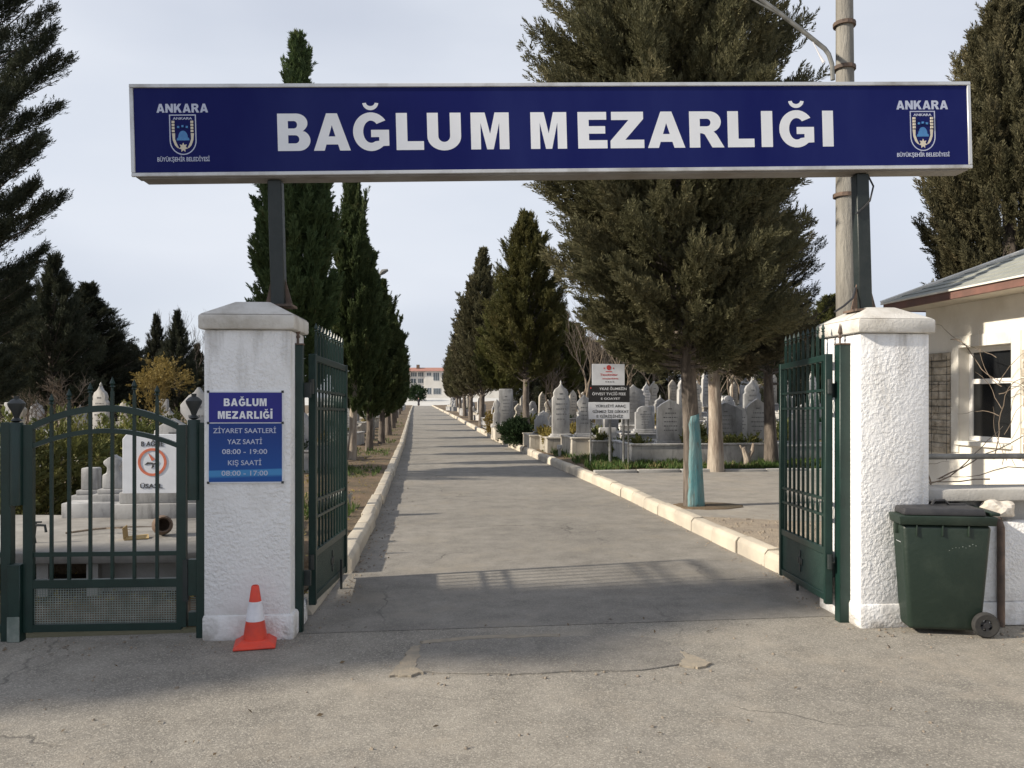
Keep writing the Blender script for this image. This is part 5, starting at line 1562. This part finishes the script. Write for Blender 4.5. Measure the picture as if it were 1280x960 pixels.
words_ = ('first', 'second', 'third', 'fourth', 'fifth', 'sixth', 'seventh', 'eighth', 'ninth', 'tenth', 'eleventh', 'twelfth', 'thirteenth', 'fourteenth', 'fifteenth', 'sixteenth', 'seventeenth', 'eighteenth', 'nineteenth', 'twentieth')
rg = random.Random(77)
used0 = set()
def put(k, x, y, z, rot, lab, grp, sc):
    src, nm = protos[k]
    c = copy_tree(src) if k in used0 else src
    used0.add(k)
    c.location = (x, y, z); c.rotation_euler = (rg.gauss(0, .015), rg.gauss(0, .02), rot); c.scale = (sc, sc, sc * rg.uniform(.9, 1.18))
    if x > 0: c.location.z = z + rise(x, y)
    c['label'] = '%s headstone, %s' % (nm, lab); c['group'] = grp
    return c
pend = []
for row, y in enumerate((24.3, 26.9, 29.5, 32.5, 35.5, 39, 43, 48)):
    x = lerp_line(KR, y) + 1.1 + rg.uniform(0, .5)
    n = 0
    while x < min(22, y * .47 + 1.5) and n < 15:
        d = x * SP + y * CP; px = 640 + F * (x * CP - y * SP) / d
        skip = (row == 0 and any(abs(px - q_) < 28 for q_ in (701, 951, 676))) or (row == 1 and any(abs(px - q_) < 24 for q_ in (797, 676))) or (row == 3 and abs(px - 634) < 30)
        if not skip:
            pend.append((x, y + rg.uniform(-.25, .25), ZG, '%s from the road in row %s of the right graves' % (words_[n], ('one', 'two', 'three', 'four', 'five', 'six', 'seven', 'eight')[row]), GRP))
            n += 1
        x += rg.uniform(.92, 1.35) * (1 + row * .08)
for i, y in enumerate(np.arange(53, 128, 5.2)):
    pend.append((lerp_line(KR, y) + 1.5 + rg.uniform(0, .8), y, ZG, '%s along the far right kerb counting outward' % words_[i], 'graves along the far right kerb'))
for i, y in enumerate(np.arange(18.3, 66, 3.4)):
    pend.append((lerp_line(KL, y) - 2.05 - rg.uniform(0, .5), y, .15, '%s along the left soil verge counting from the gate' % words_[i], 'graves along the left verge'))
for i, y in enumerate(np.arange(70, 160, 9)):
    pend.append((lerp_line(KL, y) - 1.6 - rg.uniform(0, .5), y, .15, '%s far along the left kerb' % words_[i], 'graves along the far left kerb'))
for row, y in enumerate((20.5, 25, 30, 36)):
    n = 0
    x = -3.9 - rg.uniform(0, .6)
    while x > -y * .60 and n < 9:
        pend.append((x, y + rg.uniform(-.3, .3), .14, '%s from the road in row %s of the left graves' % (words_[n], ('one', 'two', 'three', 'four')[row]), 'graves left of the road'))
        n += 1
        x -= rg.uniform(1.2, 1.9)
for (x, y, z, lab, grp) in pend:
    put(rg.randrange(9), x, y, z, (.26 if x > 0 else -.1) + rg.uniform(-.14, .14), lab, grp, rg.uniform(.85, 1.08))

# ------------------------------------------------------------------ raised slab and graves behind the small gate
pz = 0.47
b = MB()
L0_, R0_ = dp(-120, 497, 7.1), dp(268, 497, 7.1)
f0 = lambda px, d: dp(px, 497, d)
poly = [f0(-150, 7.05), f0(300, 7.15), f0(340, 9.3), f0(-150, 9.5)]
b.slab([(p.x, p.y) for p in poly], pz - .10, pz)
t = thing('stone_platform', 'pale stone slab platform on short piers behind the small gate', 'platform', (0, 0, 0))
b.build('slab', plain('dusty_stone_slab', (0.30, 0.285, 0.26), (0.18, 0.17, 0.155), 2.2, .9, .5, 30, detail=10), t, bevel=.012)
for px in (56, 118):
    b = MB(); p = f0(px, 7.25); b.box(p.x - .05, p.x + .05, p.y - .05, p.y + .05, 0, pz - .101); b.build('pier', M_['concrete'], t)
b = MB()
for px0, px1 in ((120, 300),):
    a, c = f0(px0, 7.42), f0(px1, 7.42)
    b.add([(a.x, a.y, 0), (c.x, c.y, 0), (c.x, c.y, pz - .101), (a.x, a.y, pz - .101), (a.x, a.y + .15, 0), (c.x, c.y + .15, 0), (c.x, c.y + .15, pz - .101), (a.x, a.y + .15, pz - .101)], [(0, 1, 2, 3), (4, 7, 6, 5), (0, 4, 5, 1), (3, 2, 6, 7), (0, 3, 7, 4), (1, 5, 6, 2)])
a, c = f0(-150, 8.6), f0(300, 8.6)
b.box(a.x, c.x, a.y - .1, a.y + .1, 0, pz - .102)
b.build('support_wall', M_['concrete'], t)
GRG = 'graves on the platform behind the small gate'
t = grave('white tomb block carrying the prohibition board on the platform', 188, 9.1, pz, group=GRG)
b = MB(); b.box(-.42, .55, 0, 1.6, -.02, .17); b.box(-.36, .50, .05, 1.5, .1705, .30); b.build('plot_frame', M_['marble2'], t, bevel=.012)
headstone_parts(t, .12, .5, .29, .66, .62, 'gabled', M_['marble2'], text=False)
t = grave('white narrow headstone left of the prohibition board, nearer the platform middle', 136, 9.2, pz, group=GRG)
b = MB(); b.box(-.52, .12, 0, 1.6, -.02, .17); b.build('plot_frame', M_['marble2'], t, bevel=.012)
headstone_parts(t, -.03, .2, .15, .24, .56, 'scrolled', M_['marble2'], text=False)
t = grave('small white headstone left of the narrow one on the platform', 105, 9.4, pz, group=GRG)
headstone_parts(t, 0, .15, .12, .19, .42, 'flat', M_['marble2'], text=False); b = MB(); b.box(-.2, .2, -.02, 1.5, -.02, .118); b.build('plot_frame', M_['marble2'], t, bevel=.012)
t = grave('ornate tall pale headstone between the small gate finial and the pillar', 240, 11.5, .15, group=GRG)
plot(t, -.5, .5, 0, 1.7, .4, M_['marble2']); headstone_parts(t, 0, .3, .36, .55, 1.5, 'scrolled', M_['marble2'], seed=61)
t = grave('big white gabled headstone just behind the prohibition board', 207, 11.0, .15, group=GRG)
plot(t, -.5, .5, 0, 1.7, .4, M_['marble2']); headstone_parts(t, 0, .3, .36, .5, 1.05, 'gabled', M_['marble2'], seed=62)
p = dp(153, 617, 8.85)
t = thing('prohibition_sign', 'white board with red ring crossing out a plant behind the small gate bars', 'sign', p, -PSI * .4)
bw_, bh2 = .072 * 8.6, .074 * 8.85
b = MB(); b.prism([(0, 0), (bw_, 0), (bw_, bh2 * .97), (bw_ - .02, bh2), (.04, bh2), (0, bh2 - .05)], 0, .02); b.build('plate', M_['panelwhite'], t, bevel=.004, seg=1)
b = MB(); cx, cz = bw_ * .52, bh2 * .53
place(b, curve_geo([arc(cx, cz, .155, .155, 0, 360, 40)[:-1], arc(cx, cz, .127, .127, 0, 360, 40)[:-1]], .002), 0, -.003, 0); b.build('red_ring', M_['orangeink'], t)
b = MB()
place(b, text_geo('B AĞLIE', .055, .01, .24), cx, -.003, bh2 * .80); place(b, text_geo('ÜSAŞL', .05, .01, .24), cx - .01, -.003, bh2 * .09)
place(b, curve_geo([[(cx - .085, cz - .03), (cx - .05, cz + .0), (cx - .0, cz - .005), (cx + .03, cz - .03), (cx - .02, cz - .02)], [(cx - .01, cz - .07), (cx + .005, cz - .02), (cx + .02, cz - .05)], [(cx + .01, cz - .015), (cx + .07, cz + .0), (cx + .05, cz - .03)]], .002), 0, -.003, 0)
b.build('lettering', M_['ink'], t)
b = MB(); place(b, curve_geo([[(cx - .045, cz + .10), (cx + .03, cz + .03), (cx - .005, cz + .012)]], .002), 0, -.003, 0); b.build('flower_mark', M_['orangeink'], t)
# odds and ends on the platform
p = dp(203, 497, 8.0)
t = thing('clay_pot', 'brown clay pot lying on its side on the platform', 'pot', (p.x, p.y, pz), R(20))
b = MB()
prof = [(.03, 0), (.075, .02), (.10, .10), (.09, .17), (.06, .20), (.075, .23)]
Mx = Matrix.Translation((0, 0, .105)) @ Matrix.Rotation(R(80), 4, 'X')
n = 18
b.add([Mx @ Vector((r_ * math.cos(6.2832 * k / n), r_ * math.sin(6.2832 * k / n), z - .1)) for r_, z in prof for k in range(n)], [(i * n + k, i * n + (k + 1) % n, (i + 1) * n + (k + 1) % n, (i + 1) * n + k) for i in range(5) for k in range(n)] + [tuple(range(n))[::-1]])
o = b.build('body', M_['clay'], t, smooth=True)
p = dp(172, 497, 7.75)
t = thing('cardboard_scrap', 'yellowish bent cardboard scrap beside the clay pot', 'cardboard', (p.x, p.y, pz), R(12))
b = MB(); b.add([(-.12, 0, .002), (.10, .02, .002), (.08, .16, .02), (-.10, .15, .01), (-.12, 0, .012), (.10, .02, .012), (.08, .16, .03), (-.10, .15, .02)], [(0, 3, 2, 1), (4, 5, 6, 7), (0, 1, 5, 4), (1, 2, 6, 5), (2, 3, 7, 6), (3, 0, 4, 7)])
b.add([(-.12, .0, .012), (-.10, .15, .02), (-.11, .15, .13), (-.13, .0, .12), (-.126, .0, .012), (-.106, .15, .02), (-.116, .15, .13), (-.136, .0, .12)], [(0, 1, 2, 3), (4, 7, 6, 5), (0, 3, 7, 4), (1, 5, 6, 2), (3, 2, 6, 7), (0, 4, 5, 1)])
b.build('sheet', M_['cardboard'], t)
p = dp(52, 497, 7.6)
t = thing('garden_tap', 'dark iron tap bent like a hook at the platform edge', 'tap', (p.x, p.y, pz))
b = MB(); b.tube([(-.14, 0, .12), (-.05, 0, .17), (.03, 0, .165), (.04, 0, .10)], .013, 8); b.tube([(-.06, .0, 0), (-.07, 0, .06), (-.06, 0, .16)], .016, 8); b.build('spout', M_['iron'], t, smooth=True)
b = MB(); b.box(-.11, .0, -.008, .008, .19, .205); b.box(-.06, -.045, -.008, .008, .165, .19); b.build('handle', M_['iron'], t)
p = dp(120, 497, 8.1)
t = thing('dry_branch', 'dry pale branch lying across the platform', 'branch', (p.x, p.y, pz + .01))
b = MB(); b.tube([(-.25, -.1, .02), (0, 0, .04), (.3, .04, .05), (.55, .14, .03)], [.012, .011, .008, .004], 6); b.tube([(.1, .01, .04), (.25, -.1, .06), (.45, -.12, .03)], [.007, .005, .003], 5); b.build('wood', M_['twig'], t, smooth=True)

# ------------------------------------------------------------------ notice boards on posts
p = dp(761, 497, 19.0)
t = thing('notice_board', 'white and black notice boards stacked on thin posts beyond the asphalt yard', 'notice board', (p.x, p.y, .17), -PSI * .6)
S19 = .019
lx = lambda px: (px - 761) * S19
lz = lambda py: H + (HY - py) * S19 - .17
def board(x0, x1, y0, y1, y, mat, nm):
    b = MB(); b.box(lx(x0), lx(x1), y, y + .02, lz(y1), lz(y0)); return b.build(nm, mat, t, bevel=.003, seg=1)
bd1 = board(740, 781, 455, 482, .0, M_['panelwhite'], 'board')
bd2 = board(735.5, 787, 481.5, 502.5, -.022, M_['panelblack'], 'board')
bd3 = board(735.5, 787, 502.8, 524, -.021, M_['panelwhite'], 'board')
def lines(par, mat, y, rows):
    b = MB()
    for s_, pxc, py, hpx, wpx in rows: place(b, text_geo(s_, hpx * S19, .004, wpx * S19), lx(pxc), y - .002, lz(py))
    b.build('lettering', mat, par)
lines(bd1, M_['redink'], 0, (('Tesekküler', 761, 469.5, 2.6, 22),  ('mezarlıkta', 763, 474, 2.0, 20)))
lines(bd1, M_['ink'], 0, (('9 0 2 0', 762, 478, 1.6, 11),))
b = MB(); place(b, curve_geo([arc(lx(761), lz(459.5), .055, .06, 0, 360, 16)[:-1]], .002), 0, -.002, 0); b.box(lx(757), lx(765), -.004, 0, lz(465), lz(464)); b.box(lx(754.5), lx(756), -.004, 0, lz(461), lz(459.5)); b.box(lx(766), lx(767.5), -.004, 0, lz(461), lz(459.5)); b.build('emblem', M_['redink'], bd1)
lines(bd2, M_['white'], -.022, (('YKAE ĞUMBİİN', 766, 487.5, 3.2, 34), ('ÖYVEST TVCİĞ FEEE', 761, 494, 3.4, 42), ('E GOAYET', 763, 499.5, 2.6, 24)))
b = MB(); b.box(lx(737.5), lx(739), -.0245, -.021, lz(486), lz(484)); b.build('dot', M_['redink'], bd2)
lines(bd3, M_['ink'], -.021, (('YÜKLEİTİ ARAÇ', 763, 509, 3.2, 38), ('GİRMEZ İZE DİKKAT', 763, 516, 3.4, 45), ('E GİRİŞİNİZ', 762, 522, 3.4, 33)))
for px, yb, r_ in ((738.5, 589, .02), (763, 583, .035), (780, 584, .028), (786, 584, .022)):
    yy = (589 - yb) * .06
    b = MB(); b.tube([(lx(px), .05 + yy * .0, -.1), (lx(px), .05, lz(458 if px in (763, 780) else 483))], r_, 8); b.build('post', M_['steel'], t, smooth=True)

# ------------------------------------------------------------------ street lamp far left, small stones
p = dp(466, 497, 33)
t = thing('street_lamp', 'grey street lamp head poking out right of the left cypresses', 'street lamp', (p.x, p.y, .15))
b = MB(); b.tube([(0, 0, -.1), (0, 0, 6.3), (.1, 0, 6.6)], [.08, .055, .05], 8); b.build('pole', M_['steel'], t, smooth=True)
b = MB(); b.tube([(.05, 0, 6.55), (.28, 0, 6.78)], .03, 6); b.tube([(.02, 0, 6.4), (.28, 0, 6.62)], .015, 5); b.build('arm', M_['steel'], t)
b = MB(); b.tube([(.26, 0, 6.76), (.42, 0, 6.9), (.62, 0, 6.98)], [.05, .11, .05], 8); b.build('lamp_head', M_['steel'], t, smooth=True)
def rock(name, label, p, r_, mat, seed):
    bm = bmesh.new(); bmesh.ops.create_icosphere(bm, subdivisions=2, radius=1)
    q_ = random.Random(seed)
    for v in bm.verts:
        v.co = Vector((v.co.x * r_[0], v.co.y * r_[1], v.co.z * r_[2])) * q_.uniform(.82, 1.12)
    me = bpy.data.meshes.new(name); bm.to_mesh(me); bm.free(); me.materials.append(mat)
    o = bpy.data.objects.new(name, me); COL.objects.link(o); o.location = p
    return tag(o, label, 'stone')
rock('broken_stone', 'rough brown stone lying in the gap of the right kerb', Vector((3.62, 26.6, .12)), (.22, .2, .15), M_['stone'], 3)
p = gp(699.5, 570, ZG)
t = thing('marker_stake', 'short post with white top standing in the grass left of the notice boards', 'stake', p)
b = MB(); b.box(-.04, .04, -.04, .04, -.05, .2); b.build('stake', M_['concrete'], t); b = MB(); b.box(-.07, .07, -.05, .05, .2005, .32); b.build('cap', M_['marble'], t, bevel=.01)
p = gp(437, 634, .15)
t = thing('marker_peg', 'small pale forked peg in the soil beside the left kerb', 'peg', p)
b = MB(); b.tube([(0, 0, -.05), (.0, 0, .12), (.03, 0, .22)], .022, 6); b.tube([(0, 0, .12), (-.02, .01, .2)], .016, 6); b.build('peg', M_['marble3'], t)
p = dp(935, 497, 19.0)
t = thing('tree_stump', 'short forked brown stump with cut branches before the broad grey headstone', 'stump', (p.x, p.y, ZG))
b = MB(); b.tube([(0, 0, -.05), (-.03, 0, .25), (-.12, 0, .5)], [.09, .08, .05], 8); b.tube([(-.02, 0, .2), (.12, .02, .42), (.14, .02, .6)], [.07, .05, .03], 8); b.tube([(-.1, 0, .42), (-.2, .0, .55)], [.04, .02], 6); b.build('wood', M_['palebark'], t, smooth=True)

# ------------------------------------------------------------------ far building
bp0 = dp(488, 497, 238); bp1 = dp(566, 497, 238)
bl = thing('far_building', 'white three storey building with red roof closing the road', 'building', (bp0.x, bp0.y, 1.7), -PSI)
S238 = .238
bx = lambda px: (px - 488) * S238
bzf = lambda py: H + (HY - py) * S238 - 1.7
b = MB()
b.box(bx(488), bx(531), 1.2, 9, -1, bzf(464)); b.box(bx(531.001), bx(566), 0, 9, -1, bzf(464)); b.box(bx(500), bx(511), .0, 1.199, -1, bzf(464.5)); b.box(bx(529.5), bx(530.9), .2, 1.198, -1, bzf(464.3))
b.build('wall', M_['farwall'], bl)
b = MB(); b.frustum((bx(485), bx(569), -.8, 9.8), bzf(463.9), (bx(487), bx(566), 3.5, 5.5), bzf(459)); b.build('roof', M_['redroof'], bl)
b = MB(); b.box(bx(519.5), bx(523), 2, 3.4, bzf(462), bzf(455.5)); b.build('chimney', M_['clay'], bl)
def fwin(px0, px1, py0, py1, yy):
    f_ = MB(); f_.box(bx(px0), bx(px1), yy - .06, yy - .002, bzf(py1), bzf(py0)); wo = f_.build('window', M_['frame'], bl)
    f_ = MB()
    n = max(1, int((px1 - px0) / 2.2))
    for k in range(n):
        a_, c_ = bx(px0) + (bx(px1) - bx(px0)) * k / n, bx(px0) + (bx(px1) - bx(px0)) * (k + 1) / n
        f_.box(a_ + .06, c_ - .06, yy - .09, yy - .062, bzf(py1) + .08, bzf(py0) - .08)
    f_.build('pane', M_['farglass'], wo)
for a_, c_, y0_, y1_, yy in ((513, 520.5, 465, 471, 1.2), (522, 529, 465, 471, 1.2), (513, 519.5, 473, 479, 1.2), (522, 529, 473, 479, 1.2), (513, 529, 482, 494, 1.2), (533.5, 539, 465.5, 470, 0), (541.5, 549, 465.5, 476, 0), (534, 539, 484.5, 493, 0), (541.5, 551, 485, 493, 0), (552, 560, 466, 475, 0), (502, 506, 466, 472, 0), (502, 506, 476, 483, 0)):
    fwin(a_, c_, y0_, y1_, yy)
# side wings hidden by the trees keep the horizon closed
for (px0, px1, py, lab) in ((430, 482, 474, 'pale low building far left of the road end'), (572, 640, 470, 'pale low building far right of the road end')):
    p = dp(px0, 497, 262); wd = (px1 - px0) * .262; hh = (HY - py) * .262 + .1
    t = thing('far_building', lab, 'building', (p.x, p.y, 1.7), -PSI)
    b = MB(); b.box(0, wd, 0, 9, -1, hh - 1); b.build('wall', M_['farwall'], t)
    b = MB(); b.frustum((-.5, wd + .5, -.5, 9.5), hh - .999, (1.5, wd - 1.5, 3.5, 5.5), hh + .4); b.build('roof', M_['redroof'], t)
    for k in range(5):
        f_ = MB(); f_.box(wd * (k + .3) / 5, wd * (k + .75) / 5, -.05, -.002, hh - 3.2, hh - 1.8); f_.build('window', M_['farglass'], t)

# ------------------------------------------------------------------ person far down the road
p = gp(523.3, 507.3)
t = thing('person', 'person in long dark coat and pinkish scarf standing at the road end', 'person', (p.x, 181.0, 0.0))
b = MB()
n = 14
prof = [(.10, .13, 0), (.11, .14, .06), (.10, .13, .3), (.13, .16, .7), (.14, .19, .95), (.12, .16, 1.15), (.14, .22, 1.38), (.09, .12, 1.47), (.055, .06, 1.50), (.06, .065, 1.53), (.085, .08, 1.60), (.09, .085, 1.66), (.06, .06, 1.73), (.01, .01, 1.75)]
b.add([(ry_ * math.cos(6.2832 * k / n), rx_ * math.sin(6.2832 * k / n), z) for rx_, ry_, z in prof for k in range(n)], [(i * n + k, i * n + (k + 1) % n, (i + 1) * n + (k + 1) % n, (i + 1) * n + k) for i in range(len(prof) - 1) for k in range(n)])
for s in (-1, 1): b.tube([(s * .19, 0, 1.38), (s * .25, 0, 1.12), (s * .24, .08, .86)], [.055, .045, .035], 8)
b.build('body', M_['skin'], t, smooth=True)
b = MB()
prof = [(.20, .27, .12), (.17, .23, .5), (.16, .21, .95), (.14, .185, 1.15), (.155, .235, 1.38), (.10, .14, 1.475)]
b.add([(ry_ * math.cos(6.2832 * k / n), rx_ * math.sin(6.2832 * k / n), z) for rx_, ry_, z in prof for k in range(n)], [(i * n + k, i * n + (k + 1) % n, (i + 1) * n + (k + 1) % n, (i + 1) * n + k) for i in range(len(prof) - 1) for k in range(n)])
for s in (-1, 1): b.tube([(s * .19, 0, 1.39), (s * .255, 0, 1.12), (s * .245, .07, .90)], [.07, .06, .05], 8)
b.build('coat', M_['darkcloth'], t, smooth=True)
b = MB(); b.lathe([(.10, 1.48), (.098, 1.6), (.1, 1.67), (.07, 1.75), (.01, 1.77)], 12, (0, .02, 0)); b.build('scarf', M_['pinkcloth'], t, smooth=True)

# ------------------------------------------------------------------ grass, leaves, pebbles
def scatter(name, label, cat, P, D, size, mat, tmpl, seed):
    r = np.random.default_rng(seed)
    o = sprigs_to_mesh(name, P, D, size, r.uniform(0, 1, len(P)), tmpl, mat, seed)
    return tag(o, label, cat, None, 'stuff')
TUFT = []
for k in range(7):
    a_ = k * 2.4
    TUFT += blade(np.array([.25 * math.cos(a_), .25 * math.sin(a_), 0]), np.array([.45 * math.cos(a_ + 1), .45 * math.sin(a_ + 1), 1.0]), np.array([math.cos(a_ + 2), math.sin(a_ + 2), 0.1]), 1.0, .09)
TUFT = np.array(TUFT)
r = np.random.default_rng(5)
n = 9000
y = 17.7 + r.exponential(2.2, n); x = np.array([lerp_line(KR, q_) for q_ in y]) + .35 + r.uniform(0, 8.5, n) ** 1.0
keep = (y < 32) & (np.sin(x * 2.3 + y) + np.sin(y * 3.1 - x * 1.3) + r.normal(0, .5, n) > -.35)
x, y = x[keep], y[keep]
n = len(x)
scatter('grass', 'short green grass and weeds before the right graves', 'grass', np.stack([x, y, np.full(n, ZG - .01)], 1), np.array([0, 0, 1.0]) + r.normal(0, .25, (n, 3)), r.uniform(.07, .19, n), M_['fol_grass'], TUFT, 6)
n = 3500
y = 9 + r.exponential(14, n); x = np.array([lerp_line(KL, q_) for q_ in y]) - .3 - r.uniform(0, 3.2, n)
keep = (np.sin(x * 1.7 + y * .9) + np.sin(y * 1.1) + r.normal(0, .4, n) > .75) & (y < 70)
x, y = x[keep], y[keep]; n = len(x)
scatter('grass', 'thin weedy grass patches on the left soil verge', 'grass', np.stack([x, y, np.full(n, .14)], 1), np.array([0, 0, 1.0]) + r.normal(0, .3, (n, 3)), r.uniform(.05, .14, n), M_['fol_grass'], TUFT, 7)
LEAF = np.array([[-.5, 0, 0], [0, .22, .1], [.5, 0, .05], [0, -.22, .08]])
n = 5200
y = 7.2 + r.exponential(9, n); x = np.array([lerp_line(KL, max(q_, 6.1)) for q_ in y]) - .25 - r.uniform(0, 1, n) ** .8 * 4.5
z = np.where(y < 8.6, .075, .178)
D = np.array([0, 0, 1.0]) + r.normal(0, .35, (n, 3))
scatter('fallen_leaves', 'dry brown fallen leaves on the left soil verge', 'leaves', np.stack([x, y, z], 1), D, r.uniform(.03, .09, n), M_['fol_dry'], LEAF, 8)
n = 420
y = np.concatenate([8.6 + r.exponential(8, 300), r.uniform(3.2, 6.6, 120)]); x = np.concatenate([np.array([lerp_line(KL, q_) for q_ in y[:300]]) + abs(r.normal(.05, .22, 300)), r.uniform(-4, 5, 120)])
scatter('fallen_leaves', 'few dry leaves blown along the gutter and forecourt', 'leaves', np.stack([x, y, np.full(n, .006)], 1), np.array([0, 0, 1.0]) + r.normal(0, .3, (n, 3)), r.uniform(.02, .05, n), plain('brown_leaf', (.16, .11, .06), (.09, .065, .04), 9, .9), LEAF, 9)
# small stones along the foot of the pillars, kerbs and wall
PEB = np.array([[-.5, -.4, 0], [.5, -.45, 0], [.55, .4, 0], [-.45, .5, 0], [-.3, -.2, .5], [.3, -.25, .55], [.3, .25, .5], [-.3, .25, .6]])
def pebbles(P, size, seed):
    r = np.random.default_rng(seed); n = len(P)
    a = r.uniform(0, 6.28, n)
    ca, sa = np.cos(a), np.sin(a)
    Rm = np.zeros((n, 3, 3)); Rm[:, 0, 0] = ca; Rm[:, 0, 1] = -sa; Rm[:, 1, 0] = sa; Rm[:, 1, 1] = ca; Rm[:, 2, 2] = 1
    jit = PEB[None] + r.normal(0, .08, (n, 8, 3))
    V = P[:, None] + size[:, None, None] * np.einsum('nij,nkj->nki', Rm, jit)
    q_ = np.array([[4, 5, 6, 7], [0, 1, 5, 4], [1, 2, 6, 5], [2, 3, 7, 6], [3, 0, 4, 7]])
    Fq = (np.arange(n)[:, None, None] * 8 + q_[None]).reshape(-1, 4)
    return rawmesh('pebbles', V.reshape(-1, 3), Fq, 4, M_['gravel'])
PP = []
for (pa, pb_, cnt, wd) in ((W(-.3, -.1), W(.75, -.1), 60, .08), (W(.72, 0), W(.85, 2.0), 70, .12), (W(5.0, -.12), W(7.5, -.35), 150, .12), (W(5.0, 0.1), Vector((3.72, 8.2, 0)), 60, .06), (W(-1.5, -.1), W(-.1, -.1), 60, .12), (gp(500, 838), gp(850, 832), 120, .10)):
    for i in range(cnt):
        f_ = r.uniform(0, 1); q_ = pa.lerp(pb_, f_)
        PP.append((q_.x + r.normal(0, wd), q_.y + r.normal(0, wd), 0.0))
for (tab_, sg) in ((KL, 1), (KR, -1)):
    for i in range(420):
        yy_ = 7.2 + r.exponential(9); PP.append((lerp_line(tab_, yy_) + sg * abs(r.normal(.03, .09)), yy_, 0.0))
for i in range(500):
    PP.append((r.uniform(-5, 6), r.uniform(2.5, 6.2), -.003))
P = np.array(PP)
o = pebbles(P, 0.006 + 0.016 * r.uniform(0, 1, len(P)) ** 3, 12)
tag(o, 'loose grit and pebbles on the asphalt along the foot of pillars and wall', 'pebbles', None, 'stuff')
# gravel on the strip right of the kerb
n = 2500
P = np.stack([r.uniform(4.0, 8.5, n), r.uniform(7.4, 11.0, n), np.full(n, .163)], 1)
o = pebbles(P, 0.008 + 0.03 * r.uniform(0, 1, n) ** 3, 13)
tag(o, 'loose gravel scattered over the dirt strip inside the right kerb', 'gravel', None, 'stuff')
